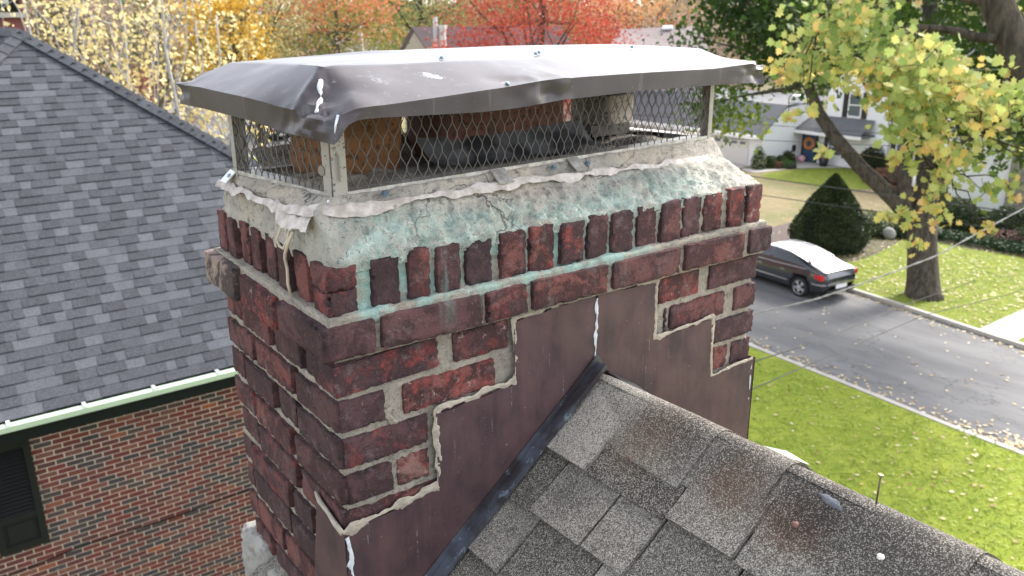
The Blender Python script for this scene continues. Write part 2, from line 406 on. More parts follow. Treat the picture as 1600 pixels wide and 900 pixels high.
for k in range(2): cb.add((L-.07, .09+k*.21, zb), (L+O, .29+k*.21, zt), res=.009)
cb.build('corbel_course', MB_brick, chimney)
# shaft ----------------------------------------------------------
sb = BrickSet()
def frow(k, spans):
    t0 = ZC-PITCH*k; 
    for (a, b, t, h) in spans: sb.add((a, rnd.uniform(-.003, .002) if a > .01 else -.003, t0-BH), (b, .085, t0), tint=t, hue=h, chip=1.1, r=.0055, rough=.0045)
frow(1, [(-.004,.196,.12,.9),(.228,.350,.5,.98),(.749,.879,.6,.95),(.913,1.083,.35,.3)])
frow(2, [(.001,.086,.2,.5),(.122,.318,.8,.98),(.773,.783,.5,.5),(.790,.973,.55,.7),(1.008,1.083,.45,.6)])
frow(3, [(.003,.169,.25,.8),(.185,.34,.5,.5),(.931,1.083,.25,.6)])
frow(4, [(.006,.094,.22,.4),(.104,.170,.95,.99),(.945,1.00,.75,.97),(1.012,1.083,.3,.6)])
for k in range(5, 22):
    off = (0, .105, .05)[k % 3]
    x = off-.2
    while x < L:
        a, b = max(x, -.001), min(x+.2, L)
        if b-a > .03: sb.add((a, 0, ZC-PITCH*k-BH), (b, .08, ZC-PITCH*k), res=.012)
        x += .212
# left face, near (y small) to far
lrows = {1: [(.0,.062),(.082,.127),(.142,.258),(.279,.428),(.450,.538)], 2: [(-.003,.168),(.191,.372),(.396,.54)], 3: [(0,.172),(.194,.276),(.298,.446),(.468,.54)]}
for k in range(1, 13):
    if k in lrows: sp = lrows[k]
    else:
        sp = []; y = [-.11, -.015, -.06, -.16][k % 4]
        while y < D:
            wdt = rnd.choice([.19, .2, .2, .09]); a, b = max(y, -.002), min(y+wdt, .54)
            if b-a > .035: sp.append((a, b))
            y += wdt+rnd.uniform(.018, .024)
    t0 = ZC-PITCH*k
    for a, b in sp:
        jx = rnd.uniform(-.008, .002)
        if k >= 1 and a < .01:
            a = .001; sb.add((-.005+jx*.3, a, t0-BH), (.07, b, t0), tint=rnd.uniform(.1, .5), hue=rnd.random(), chip=1.0, r=.007, rough=.0045); continue
        sb.add((jx, a, t0-BH+rnd.uniform(-.002, .002)), (.075, b, t0+rnd.uniform(-.002, .002)), tint=rnd.choice([.15,.3,.4,.5,.5,.65,.3]), hue=rnd.random()*.8, chip=1.0, r=.006, rough=.0045)
for k in range(1, 13):
    for j in range(3):
        a = .09+j*.21-(k % 2)*.10; sb.add((L-.075, max(.087, a), ZC-PITCH*k-BH), (L, min(a+.2, D), ZC-PITCH*k), res=.010, r=.006)
    for j in range(5):
        a = .09+j*.21-(k % 2)*.08; sb.add((a, D-.07, ZC-PITCH*k-BH), (min(a+.2, L-.08), D, ZC-PITCH*k), res=.016)
sb.build('brick_shaft', MB_brick, chimney)
# mortar cores ----------------------------------------------------
def core(name, lo, hi, res, rough, mat, side=None):
    lo, hi = np.array(lo), np.array(hi); n = [max(2, int(round(x/res))) for x in hi-lo]
    U, F = lattice_box(*n); p = lo+U*(hi-lo)
    c = (lo+hi)/2; h = (hi-lo)/2; q = (p-c)/h; ax = np.abs(q).argmax(1); nr = np.zeros_like(p); nr[np.arange(len(p)), ax] = np.sign(q[np.arange(len(p)), ax])
    d = fbm(p, 34, 3, 3)*rough+vnoise(p, 130, 8)*rough*.6
    p = p+nr*d[:, None]
    return p, F
P1, F1 = core('m', (.030, .004, -1.7), (L-.007, D-.006, -.150), .0085, .0035, None)
P2, F2 = core('m', (-.004, -.013, -.158), (L+.010, D+.012, -.1035), .007, .003, None)
P3, F3 = core('m', (.026, .008, -.108), (L-.005, D-.005, -.006), .0065, .0045, None)
P4, F4 = core('m', (-.012, -.013, -.1045), (L+.012, D+.01, -.0835), .007, .0035, None)
mVs, mFs, mo = [P1, P2, P3, P4], [F1, F2, F3, F4], 0
for k in range(1, 13):
    zt_ = ZC-PITCH*k+.011; pb, fb = core('m', (.003, .004, zt_-.0125), (.06, D-.004, zt_+.001), .005, .004, None); mVs.append(pb); mFs.append(fb)
offs = np.cumsum([0]+[len(v) for v in mVs[:-1]]); mV = np.vstack(mVs)
mk('mortar_joints', mV, np.vstack([f+o for f, o in zip(mFs, offs)]), MT_mortar, chimney, True)

# crown -----------------------------------------------------------
def ring(corners, nper, rr=.02):
    C = [np.array(c, float) for c in corners]; out = []
    for s_ in range(4):
        a, b = C[s_], C[(s_+1) % 4]; n = nper[s_]
        for i in range(n):
            t = i/n; out.append(a+(b-a)*t)
    out = np.array(out)
    # round corners by smoothing
    for _ in range(3): out = (np.roll(out, 1, 0)+out*2+np.roll(out, -1, 0))/4
    return out
NP = (190, 90, 120, 90)
rings_k = [
 [(.006,.006,-.020),(1.071,.006,-.020),(1.071,.527,-.020),(.006,.527,-.020)],
 [(.005,.004,-.001),(1.073,.006,-.001),(1.073,.528,0),(.005,.53,0)],
 [(.009,.010,.016),(1.068,.022,.010),(1.065,.52,.01),(.009,.525,.014)],
 [(.010,.024,.046),(1.066,.060,.030),(1.06,.505,.03),(.010,.508,.042)],
 [(.008,.044,.074),(1.064,.103,.052),(1.055,.49,.05),(.004,.480,.064)],
 [(.016,.050,.083),(1.066,.118,.066),(1.05,.485,.066),(.004,.465,.073)],
 [(.038,.060,.0945),(1.060,.135,.095),(1.03,.475,.09),(.010,.435,.089)],
 [(.075,.092,.093),(1.035,.165,.095),(1.01,.455,.09),(.040,.410,.088)],
 [(.10,.12,.086),(1.0,.19,.085),(.97,.43,.08),(.07,.39,.082)],
 [(.30,.22,.082),(.8,.25,.080),(.8,.36,.078),(.25,.34,.080)],
 [(.45,.28,.082),(.6,.29,.080),(.6,.30,.078),(.45,.30,.080)]]
segs = (3, 4, 5, 5, 3, 4, 4, 4, 14, 8)
R_ = [ring(c, NP) for c in rings_k]; rows = []
for i, n in enumerate(segs):
    for k in range(n): t = k/n; rows.append(R_[i]*(1-t)+R_[i+1]*t)
rows.append(R_[-1]); nr_, nc_ = len(rows), len(rows[0])
CV = np.vstack(rows)
ctr = np.array((.54, .27, -.1)); nrm = CV-np.array((.54, .27, 0)); nrm[:, 2] = .25; nrm[:, 0] *= .35
nrm /= np.linalg.norm(nrm, axis=1, keepdims=True)
front = sstep(.12, .04, CV[:, 1])*sstep(.10, .02, np.abs(CV[:, 2]-.03))
amp = .0040+.0085*front*sstep(.0, .2, CV[:, 0])+.004*(CV[:, 0] < .05)*(CV[:, 2] < .03)
CV = CV+nrm*(fbm(CV, 24, 5, 3)*amp+fbm(CV, 90, 15, 3)*amp*.75)[:, None]
lump = np.clip(fbm(CV, 45, 33, 2)-.25, 0, 1)*front*.02
CV = CV+nrm*lump[:, None]
inside = sstep(.09, .16, np.minimum(CV[:, 1]-.03, .5-CV[:, 1]))
CV[:, 2] += inside*np.clip(fbm(CV*np.array((1, 1, 0)), 16, 51, 3), -.2, 1)*.016
F = [(i*nc_+j, i*nc_+(j+1) % nc_, (i+1)*nc_+(j+1) % nc_, (i+1)*nc_+j) for i in range(nr_-1) for j in range(nc_)]
F.append(tuple((nr_-1)*nc_+j for j in range(nc_)))
mk('mortar_crown', CV, F, MT_crown, chimney, True)
# crumbs lying on the wash
mb = MB()
for _ in range(150):
    x = rnd.uniform(.05, 1.0); t = rnd.random(); y = .008+.03*t+.05*t*max(0, x-.1); z = .012+.055*t-.01*x*t
    r = rnd.uniform(.0015, .005); c = np.array((x, y, z))
    pts = [c+np.array((rnd.uniform(-1, 1), rnd.uniform(-1, 1), rnd.uniform(-.5, .5)))*r for _ in range(4)]
    mb.add(pts, [(0,1,2),(0,3,1),(1,3,2),(2,3,0)])
mb.build('loose_crumbs', MT_crown, chimney)['kind'] = 'stuff'

# torn membrane strip round the crown -----------------------------
def ribbon(path, wup, wdn, name, mat, seed, parent, thick=.0012, n=260, out=(0, -1, 0), lift=.0018, ragged=.5):
    P = [np.array(p, float) for p in path]; seg = [np.linalg.norm(P[i+1]-P[i]) for i in range(len(P)-1)]; cum = np.concatenate([[0], np.cumsum(seg)])
    S = np.linspace(0, cum[-1], n)
    C = np.stack([np.interp(S, cum, [p[k] for p in P]) for k in range(3)], 1)
    T = np.gradient(C, axis=0); T /= np.linalg.norm(T, axis=1, keepdims=True)
    Nn = np.cross(T, (0, 0, 1.0)); Nn /= np.linalg.norm(Nn, axis=1, keepdims=True)   # outwards for a path run left-to-right on the front
    q = np.stack([S*1.0, S*0, S*0+seed], 1)
    upw = wup*(.6+ragged*fbm(q, 26, seed, 3)); dnw = wdn*(.75+ragged*1.3*fbm(q, 18, seed+3, 4))
    dnw = np.maximum(dnw, .0015); upw = np.maximum(upw, .001)
    lf = lift*(1+.8*fbm(q, 40, seed+8, 2))
    rowsR = []
    m_ = 7
    for k in range(m_):
        t = k/(m_-1)
        off = (upw*(1-t))-(dnw*t)
        base = C+np.stack([S*0, S*0, off], 1)*.92
        base = base+Nn*(lf*(1-.2*(1-t))+np.where(off < 0, -off*.42, -off*.75)+fbm(np.stack([S, S*0+t*.05, S*0], 1), 45, seed+11, 2)*.0010)[:, None]
        rowsR.append(base)
    V = np.vstack(rowsR); V2 = V-np.tile(Nn, (m_, 1))*thick
    F = []
    for k in range(m_-1):
        for i in range(n-1):
            a = k*n+i; F.append((a, a+n, a+n+1, a+1)); b = a+m_*n; F.append((b, b+1, b+n+1, b+n))
    for i in range(n-1):
        F.append((i, i+1, m_*n+i+1, m_*n+i)); a = (m_-1)*n+i; F.append((a, a+m_*n, a+m_*n+1, a+1))
    return mk(name, np.vstack([V, V2]), F, mat, parent, True, None, 50)
ribbon([(-.002,.50,.060),(-.004,.38,.065),(-.006,.22,.071),(-.004,.12,.074),(.002,.062,.078),(.03,.046,.080),(.10,.046,.080),(.25,.052,.078),(.40,.062,.075),(.6,.075,.069),(.8,.089,.062),(.95,.098,.057),(1.04,.106,.053),(1.066,.118,.053),(1.074,.16,.054)], .008, .013, 'torn_liner', MT_membr, 3, chimney, n=520, ragged=1.0)
ribbon([(.84,.086,.052),(.93,.090,.046),(1.0,.094,.043),(1.05,.098,.042)], .012, .018, 'torn_liner', MT_membr, 9, chimney, n=160, ragged=1.6, lift=.004)
ribbon([(-.006,.19,.066),(-.010,.14,.060),(-.006,.09,.058),(.002,.055,.062)], .010, .015, 'torn_liner', MT_membr, 14, chimney, n=120, ragged=1.5, lift=.004)
# loose cord hanging at the corner
mb = MB(); mb.tube([(-.004,.130,.058),(-.016,.136,.040),(-.022,.146,.020),(-.020,.142,.008),(-.019,.128,.006),(-.014,.118,.022),(-.012,.110,.044)], .0026, 6)
mb.tube([(-.010,.100,.040),(-.016,.112,.018),(-.018,.124,-.002),(-.014,.138,-.014),(-.010,.142,-.035),(-.012,.140,-.06),(-.010,.138,-.078)], .0030, 6)
mb.build('hanging_cord', simple('cord', (.50, .42, .32), .8), chimney, True)

# flue tiles --------------------------------------------------------
def flue(cx, cy, wx, wy, z0, z1, rz, mat, name='flue_tile', rim=.016, r=.03, tilt=(0, 0)):
    mb = MB(); n = 28; ou = []; inn = []
    def rr(hx, hy, rad):
        pts = []
        for q in range(4):
            sx, sy = (1, 1, -1, -1)[q], (1, -1, -1, 1)[q]
            a0 = (0, -90, 180, 90)[q]
            cxx, cyy = (hx-rad)*(1, 1, -1, -1)[q], (hy-rad)*(1, -1, -1, 1)[q]
            for k in range(7):
                a = math.radians({0: 90-15*k, 1: 0-15*k, 2: -90-15*k, 3: 180-15*k}[q]); pts.append((cxx+rad*math.cos(a), cyy+rad*math.sin(a)))
        return pts
    o1 = rr(wx/2, wy/2, r); i1 = rr(wx/2-rim, wy/2-rim, max(.005, r-rim))
    R = Euler((tilt[0], tilt[1], rz)).to_matrix(); V = []
    zs = np.linspace(z0, z1, 9)
    for z in zs: V += [R@Vector((p[0], p[1], z-z0)) for p in o1]
    for z in zs[::-1]: V += [R@Vector((p[0], p[1], z-z0)) for p in i1]
    V = np.array([tuple(v) for v in V])+np.array((cx, cy, z0)); n = 28
    V[:, 2] += fbm(V, 30, int(cx*100), 2)*.003*(V[:, 2] > z1-.02)
    V[:, :2] += (vnoise(V, 40, 4)*.0015)[:, None]
    F = [(i*n+k, (i+1)*n+k, (i+1)*n+(k+1) % n, i*n+(k+1) % n) for i in range(17) for k in range(n)]
    return mk(name, V, F, mat, chimney, True, None, 40)
def tile_mat(name, base, dark, amt=.5):
    m = M(name); c = m.mix(m.mask(m.noise(18, 4), .35, .65), tuple(v*.7 for v in base), base)
    c = m.mix(m.math('MULTIPLY', m.mask(m.noise(90, 3), .55-.1*amt, .66), .8), c, dark)
    c = m.mix(m.math('MULTIPLY', m.mask(m.noise(9, 4), .5, .62), amt), c, dark)
    m.bump(m.noise(120, 3), .4, .002); return m.fin(c, .8, 0, .3)
tm1 = tile_mat('orange_clay', (.31, .145, .06), (.07, .038, .025), .4)
tm2 = tile_mat('brown_clay', (.20, .088, .06), (.035, .028, .026), .5)
tm3 = tile_mat('grey_clay', (.36, .31, .26), (.05, .045, .04), .35)
f1 = flue(.225, .385, .20, .17, .075, .212, .35, tm1, r=.05, tilt=(.05, .07)); f1['label'] = 'speckled orange clay flue tile'
f2 = flue(.585, .395, .36, .15, .06, .196, .03, tm2, r=.03, tilt=(0, 0)); f2['label'] = 'brown clay flue tile bedded in cement'
f3 = flue(.945, .405, .13, .12, .118, .186, .25, tm3, r=.02); f3['label'] = 'short grey clay flue tile'
mb = MB(); mb.box((.865, .35, .09), (.99, .46, .117)); mb.box((.80, .36, .085), (.86, .44, .105)); mb.build('brick_bedding', tile_mat('bedding', (.22, .19, .16), (.05, .045, .04)), chimney)
# cement fillet in front of tile 2
def fil(U, V):
    x = .36+.44*U; y = .235+.09*V; z = .084+.050*V**1.6
    P = np.stack([x, y, z], 1); P[:, 2] += fbm(P, 28, 70, 3)*.008; return P
m_ = M('sooty_cement'); c_ = m_.mix(m_.mask(m_.noise(12, 4), .38, .62), (.025, .026, .029), (.125, .125, .130)); m_.bump(m_.noise(60, 4), .8, .004)
MT_soot = m_.fin(c_, .8)
grid_patch(fil, 60, 16, 'cement_fillet', MT_soot, chimney)
def slabf(U, V):
    x = .06+.42*U; y = .41+.05*V; z = .092+.035*V
    P = np.stack([x, y, z], 1); P[:, 2] += fbm(P, 20, 71, 3)*.006; return P
grid_patch(slabf, 40, 8, 'cement_fillet', MT_crown, chimney)

# stepped flashing --------------------------------------------------
S_ = .8032; XR = .573; ZR = -.321
def roofz(x): return ZR-S_*abs(x-XR)
yf = -.0075
def sheet(name, steps, bot, y, mat, parent, th=.0012, seed=1, res=.012):
    """stepped sheet: steps = [(x0, z0, x1, z1), ...] top edges from left to right, bot(x) = lower edge"""
    V = []; F = []; nzr = 30
    for x0, z0, x1, z1 in steps:
        nx = max(2, int((x1-x0)/res)); k0 = len(V)
        for i in range(nx+1):
            x = x0+(x1-x0)*i/nx; zt_ = z0+(z1-z0)*i/nx+.0015*math.sin(x*90+seed); zb_ = bot(x)
            for j in range(nzr+1): V.append((x, y, zt_+(zb_-zt_)*j/nzr))
        for i in range(nx):
            for j in range(nzr): a = k0+i*(nzr+1)+j; F.append((a, a+1, a+nzr+2, a+nzr+1))
    V = np.array(V); V[:, 1] += fbm(V, 4, seed, 2)*.0022+fbm(V, 14, seed+2, 2)*.0006
    n = len(V); W = V.copy(); W[:, 1] -= th
    F2 = [tuple(q+n for q in f[::-1]) for f in F]
    from collections import Counter
    E = Counter()
    for f in F:
        for a, b in zip(f, f[1:]+f[:1]): E[(a, b)] += 1
    rim = [(b, a, a+n, b+n) for (a, b) in E if (b, a) not in E]
    return mk(name, np.vstack([V, W]), F+F2+rim, mat, parent, True, None, 35)
fl1 = sheet('counter_flashing', [(-.010,-.478,.182,-.458),(.182,-.308,.358,-.297),(.358,-.170,.563,-.157)], lambda x: roofz(x)-.02, yf, MT_copper, chimney, seed=4)
fl2 = sheet('counter_flashing', [(.566,-.157,.735,-.166),(.735,-.296,.927,-.290),(.927,-.436,1.089,-.430)], lambda x: roofz(x)-.06, yf-.0022, MT_copper, chimney, seed=9)
mb = MB()   # left face return of the flashing
mb.add([(-.011, -.010, -.478), (-.011, .10, -.452), (-.011, .11, -.50), (-.011, .14, -.62), (-.011, .17, -.80), (-.011, -.010, -.85)], [(0,1,2,3,4,5)])
mb.add([(-.0095, -.010, -.478), (-.0095, .10, -.452), (-.0095, .11, -.50), (-.0095, .14, -.62), (-.0095, .17, -.80), (-.0095, -.010, -.85)], [(5,4,3,2,1,0)])
mb.build('corner_flashing', MT_copper, chimney)
mb = MB(); mb.tube([(-.011,.104,-.449),(-.014,.08,-.455),(-.012,.05,-.464),(-.014,.02,-.469),(-.013,-.008,-.475)], [.003,.005,.004,.005,.005], 8); mb.build('joint_sealant', MT_bead, chimney, True)
mb = MB(); mb.add([(1.092,-.012,-.428),(1.092,.3,-.45),(1.092,.3,-.75),(1.092,-.012,-.77)], [(0,1,2,3)]); mb.add([(1.0905,-.012,-.428),(1.0905,.3,-.45),(1.0905,.3,-.75),(1.0905,-.012,-.77)], [(3,2,1,0)]); mb.build('corner_flashing', MT_copper, chimney)
# smeared mortar band along the steps
def smear(name, pts, wd, mat, parent, seed, th=.006, n=None, y0=-.008):
    P = [np.array((a, b)) for a, b in pts]; seg = [np.linalg.norm(P[i+1]-P[i]) for i in range(len(P)-1)]; cum = np.concatenate([[0], np.cumsum(seg)])
    n = n or int(cum[-1]/.004)+4; S = np.linspace(0, cum[-1], n)
    C = np.stack([np.interp(S, cum, [p[k] for p in P]) for k in range(2)], 1); T = np.gradient(C, axis=0); T /= np.maximum(1e-6, np.linalg.norm(T, axis=1, keepdims=True))
    Nn = np.stack([-T[:, 1], T[:, 0]], 1); q = np.stack([S, S*0, S*0+seed], 1)
    a = wd*(.50+.60*fbm(q, 42, seed, 4)); b = wd*(.50+.9*fbm(q, 52, seed+4, 4)); a = np.maximum(a, .001); b = np.maximum(b, .001)
    V = []; m_ = 9
    for k in range(m_):
        t = k/(m_-1)*2-1; o = np.where(t > 0, t*a, t*b); XY = C+Nn*o[:, None]
        h = th*.42*min(1, 1.6*(1-abs(t)))*(.55+.65*fbm(np.stack([XY[:, 0], XY[:, 1], S*0], 1), 110, seed+7, 3)); V.append(np.stack([XY[:, 0], y0+.001-h, XY[:, 1]], 1))
    V = np.vstack(V); F = [(k*n+i, k*n+i+1, (k+1)*n+i+1, (k+1)*n+i) for k in range(m_-1) for i in range(n-1)]
    return mk(name, V, F, mat, parent, True)
smear('joint_sealant', [(-.012,-.474),(.182,-.455)], .016, MT_bead, chimney, 1, .009)
smear('joint_sealant', [(.184,-.457),(.183,-.300),(.357,-.291)], .012, MT_bead, chimney, 2, .008)
smear('joint_sealant', [(.360,-.298),(.361,-.164),(.563,-.152)], .011, MT_bead, chimney, 3, .008)
smear('joint_sealant', [(.566,-.152),(.737,-.160),(.735,-.293),(.926,-.285),(.931,-.436),(1.085,-.427)], .009, MT_bead, chimney, 5, .008, y0=-.010)
smear('seam_bead', [(.5645,-.165),(.565,-.24),(.563,-.318)], .0065, MT_seal, chimney, 6, .006, y0=-.0105)
smear('seam_bead', [(-.008,-.485),(-.003,-.52),(.000,-.56),(.002,-.60),(.004,-.68)], .0085, MT_seal, chimney, 7, .007, y0=-.010)
smear('seam_bead', [(1.082,-.445),(1.081,-.55),(1.078,-.68)], .0065, MT_seal, chimney, 8, .006, y0=-.0105)
# thick mortar patches on the front next to the red brick stumps
smear('joint_sealant', [(.088,-.270),(.090,-.285),(.105,-.300),(.118,-.33)], .016, MT_mortar, chimney, 21, .007, y0=-.001)
# metal channel where roof meets the face
mb = MB(); p = np.array((XR-.004, -.026, ZR+.016)); q = np.array((-.25, -.026, roofz(-.25)+.016)); mb.bar(p, q, .030, .004, upv=(S_, 0, 1))
mb.bar(p+np.array((-.003, -.0145, .004)), q+np.array((-.003, -.0145, .004)), .004, .010, upv=(S_, 0, 1)); mb.bar(p+np.array((.004,.013,.010)), q+np.array((.004,.013,.010)), .003, .022, upv=(S_, 0, 1))
m_ = M('lead_channel'); c_ = m_.mix(m_.mask(m_.noise(9, 4), .4, .6), (.05, .042, .046), (.12, .13, .16)); c_ = m_.mix(m_.math('MULTIPLY', m_.mask(m_.noise(40, 3), .60, .66), .5), c_, (.30, .40, .48))
MT_lead = m_.fin(c_, .38, .4)
mb.build('apron_channel', MT_lead, chimney)
mb = MB(); mb.bar((XR+.012, -.018, ZR-.004), (1.12, -.018, roofz(1.12)+.006), .020, .003, upv=(-S_, 0, 1))
mb.add([(.60,-.012,ZR-.012),(.60,-.05,ZR-.020),(.74,-.045,roofz(.74)+.016),(.74,-.012,roofz(.74)+.024),(.66,-.030,roofz(.66)+.020)], [(0,1,4),(4,1,2),(4,2,3),(0,4,3)])
mb.build('apron_channel', simple('black_tar', (.018, .018, .02), .5), chimney)
# cement lump at the rear left foot
def lump(U, V):
    a = U*2*PI; r = .5+.5*0*V; ph = V*PI/2
    P = np.stack([-.01-.022*np.cos(ph)*np.abs(np.cos(a*.5))-.0*V, .47+.075*np.cos(a)*np.cos(ph), -.80+.075*np.sin(ph)+.0*a], 1)
    P[:, 0] = -.004-.028*np.cos(ph)*(.5+.5*np.sin(a)); P += (fbm(P, 30, 4, 2)*.006)[:, None]; return P
mb = MB(); mbp = []
bl = BrickSet(); bl.add((-.030, .33, -1.0), (.02, .565, -.785), r=.05, rough=.022, chip=.6); bl.add((-.026, .42, -.85), (.02, .56, -.752), r=.045, rough=.022, chip=.6); bl.build('cement_patch', simple('grey_cement', (.27, .255, .23), .95, 0, .45, 45, 1.0, 160), chimney)

# ================================================================== CHIMNEY CAP
cap = thing('chimney_cap', 'dented dark brown sheet metal cap with mesh sides on top of the brick chimney', 'chimney cap')
FL, FR, BL = np.array((.050,.068,.0955)), np.array((1.050,.140,.0975)), np.array((.010,.420,.0915)); BR = FR+(BL-FL)
HT = np.array((0, 0, .145))
def mesh_panel(A, B, z0, h, seed, name='mesh_screen'):
    A, B = np.array(A), np.array(B); d = B-A; Ln = np.linalg.norm(d[:2]); du = d/Ln; nn = np.array((du[1], -du[0], 0)); cw = .0222; hh = .0245
    cols = int(Ln/cw)+1; mb = MB(); rowsn = int(h/hh)+1
    for c in range(-1, cols*2+1):
        # strand c zigzags between column c and c+1 (half columns)
        for sgn in (0,):
            pass
    nodes = {}
    rr_ = .00105
    for r in range(rowsn):
        for c in range(cols+1):
            x = (c+.5*(r % 2))*cw
            if x > Ln: continue
            jx = rs.normal(0, .0006); zc = r*hh+.004
            p = A+du*(x+jx)+np.array((0, 0, zc))+nn*rs.normal(0, .0008)
            nodes[(r, c)] = p
            a, b = p-np.array((0, 0, .0034)), p+np.array((0, 0, .0034))
            mb.tube([a, b], rr_*1.35, 4, cap=False)
    for (r, c), p in nodes.items():
        for c2 in ((c, c-1) if r % 2 == 0 else (c, c+1)):
            q = nodes.get((r+1, c2))
            if q is None: continue
            a = p+np.array((0, 0, .0030)); b = q-np.array((0, 0, .0030)); dx = b-a
            m1 = a+dx*.28+du*np.dot(dx, du)*(-.03); m2 = a+dx*.72+du*np.dot(dx, du)*(.03)
            mb.tube([a, m1, m2, b], rr_, 4, cap=False)
    return mb.build(name, MT_mesh, cap, True)
for A, B, sd_ in ((FL, FR, 1), (BL, FL, 2), (FR, BR, 3), (BR, BL, 4)): mesh_panel(A, B, 0, .150, sd_)
# posts (angle irons)
def post(P0, d1, d2, w1, w2, h=.150, name='corner_post', mat=MT_post, z0=-.012):
    d1, d2 = np.array(d1, float), np.array(d2, float); P0 = np.array(P0, float); mb = MB(); Z = np.array((0, 0, 1.))
    for d, wdt, o in ((d1, w1, d2), (d2, w2, d1)):
        d = d/np.linalg.norm(d); o = o/np.linalg.norm(o); n = np.cross(d, Z)
        mb.obox(P0+d*wdt/2+Z*(h/2+z0)-(n*np.sign(np.dot(n, o)))*.002, d*wdt/2, n*.0009, Z*h/2)
    return mb.build(name, mat, cap)
ex = (FR-FL)/np.linalg.norm(FR-FL); ey = (BL-FL)/np.linalg.norm(BL-FL)
post(FL, ex, ey, .026, .022, h=.155, z0=-.016); post(FR, -ex, ey, .014, .03); post(BL, ex, -ey, .03, .015); post(BR, -ex, -ey, .03, .03)
# fixings at the near post
MT_bolt = simple('dull_bolt', (.28, .26, .24), .4, .6)
mb = MB(); c = FL+ex*.012+np.array((0, -.006, .045))
mb.disc(FL+ey*.022+np.array((-.004, 0, .040)), .0085, (1, .2, 0), .003, 14); mb.build('bolt', MT_bolt, cap); mb = MB(); mb.box(tuple(c+np.array((-.0012, -.002, -.022))), tuple(c+np.array((.0012, 0, .022))))
mb.build('slot_clip', MT_bolt, cap)
# base flange
mb = MB()
for A, B, o in ((FL, FR, ey), (BL, FL, ex), (FR, BR, -ex), (BR, BL, -ey)):
    d = (B-A)/np.linalg.norm(B-A); Z = np.array((0, 0, 1.)); c = (A+B)/2; ln = np.linalg.norm(B-A)/2-.01
    mb.obox(c+o*.016+Z*.003, d*ln, o*.015, Z*.0008)
    mb.obox(c-o*.0012+Z*.0005, d*ln, o*.0009, Z*.0035)
mb.build('base_flange', MT_galv, cap)
# tabs + screws
def screw(p, ax, r=.0042, col=None):
    mb = MB(); ax = np.array(ax, float); ax /= np.linalg.norm(ax); p = np.array(p, float)
    mb.disc(p, r*1.5, ax, .0014, 14); mb.disc(p+ax*.0022, r, ax, .0035, 6); return mb.build('screw', MT_screw, cap, False)
MT_screw = simple('blue_zinc', (.22, .30, .36), .35, .7, .5, 300)
for p, a in (((.138,.056,.0905), (0,-.7,.7)), ((.525,.083,.089), (0,-.7,.7)), ((.0,.425,.083), (-.8,0,.6)), ((.62,.09,.087), (0,-.7,.7))): screw(p, a)
for c_, a_ in (((.392,.072,.0885), .018), ((.590,.088,.0885), .016)):
    mb = MB(); mb.obox(c_, (a_, .002, 0), (0, .016, .010), (0, -.0006, .0012)); mb.build('fixing_tab', MT_galv, cap)
MT_wt = simple('white_tab', (.62,.61,.6), .35, .3)
mb = MB(); mb.obox((-.002,.428,.082), (.011,0,.010), (0,.016,0), (-.0006,0,.0008)); mb.build('fixing_tab', MT_wt, cap)
mb = MB(); mb.obox((.052,.054,.080), (.018,.002,0), (0,.006,.012), (0,-.0008,.0008)); mb.build('fixing_tab', MT_wt, cap)

# hood -----------------------------------------------------------
def key(pts, n):
    P = [np.array(p, float) for p in pts]; seg = [np.linalg.norm((P[i+1]-P[i])) for i in range(len(P)-1)]; cum = np.concatenate([[0], np.cumsum(seg)])
    S = np.linspace(0, cum[-1], n, endpoint=False); return np.stack([np.interp(S, cum, [p[k] for p in P]) for k in range(3)], 1)
def loop(ch, fr, ri, ba, le):   # chamfer, front, right, back, left ; each list of key points, next's first closes
    sg = [ch, fr, ri, ba, le]; ns = (14, 110, 50, 60, 60); out = []
    for i, s_ in enumerate(sg): out.append(key(list(s_)+[sg[(i+1) % 5][0]], ns[i]))
    return np.vstack(out)
hb = loop([(-.012,.066,.201), (.002,.004,.197), (.010,-.036,.194)],
          [(.016,-.040,.199), (.034,-.038,.220), (.05,-.036,.2265), (.097,-.033,.227), (.289,-.019,.221), (.396,-.011,.223), (.454,-.007,.228), (.681,.010,.232), (.916,.027,.230), (1.04,.036,.2275)],
          [(1.104,.040,.222), (1.10,.30,.225)], [(1.070,.640,.222), (.5,.60,.222)], [(-.040,.535,.212), (-.034,.43,.213), (-.022,.22,.209)])
ht = loop([(-.008,.060,.2385), (.000,.028,.236), (.016,-.014,.234)],
          [(.027,-.036,.238), (.051,-.036,.243), (.168,-.028,.249), (.303,-.018,.257), (.438,-.008,.266), (.678,.010,.266), (.913,.027,.264), (1.02,.034,.268)],
          [(1.104,.046,.262), (1.10,.30,.266)], [(1.072,.640,.262), (.5,.60,.262)], [(-.042,.540,.250), (-.036,.43,.252), (-.025,.22,.247)])
rm = loop([(0.053,0.0881,0.2997), (0.055,0.0841,0.2997), (0.057,0.0821,0.2997)],
          [(0.060,0.0822,0.2996), (0.1672,0.0903,0.2972), (0.2979,0.0999,0.2975), (0.526,0.1166,0.2949), (0.8036,0.137,0.2924), (0.9319,0.1464,0.2958), (1.0145,0.1525,0.299)], [(1.035,.165,0.299), (1.045,.33,.301)], [(1.03,.475,.302), (.7,.50,.305), (.33,.47,.304)], [(.052,.505,.2895), (.062,.35,.294)])
cn = np.array((.55, .33, .302)); inn = rm+(cn-rm)*.55; inn[:, 2] = .3015
loops = []
def between(a, b, n, bulge=0):
    for k in range(n): t = k/n; loops.append(a*(1-t)+b*t)
hin = hb.copy(); hin[:, :2] += (np.array((.53, .3))-hin[:, :2])*.018; hin[:, 2] += .010
between(hin, hb, 3); between(hb, ht, 8); between(ht, rm, 18); between(rm, inn, 8); loops.append(inn)
nlp = len(loops); ncp = len(hb); HV = np.vstack(loops)
lid = np.repeat(np.arange(nlp), ncp)
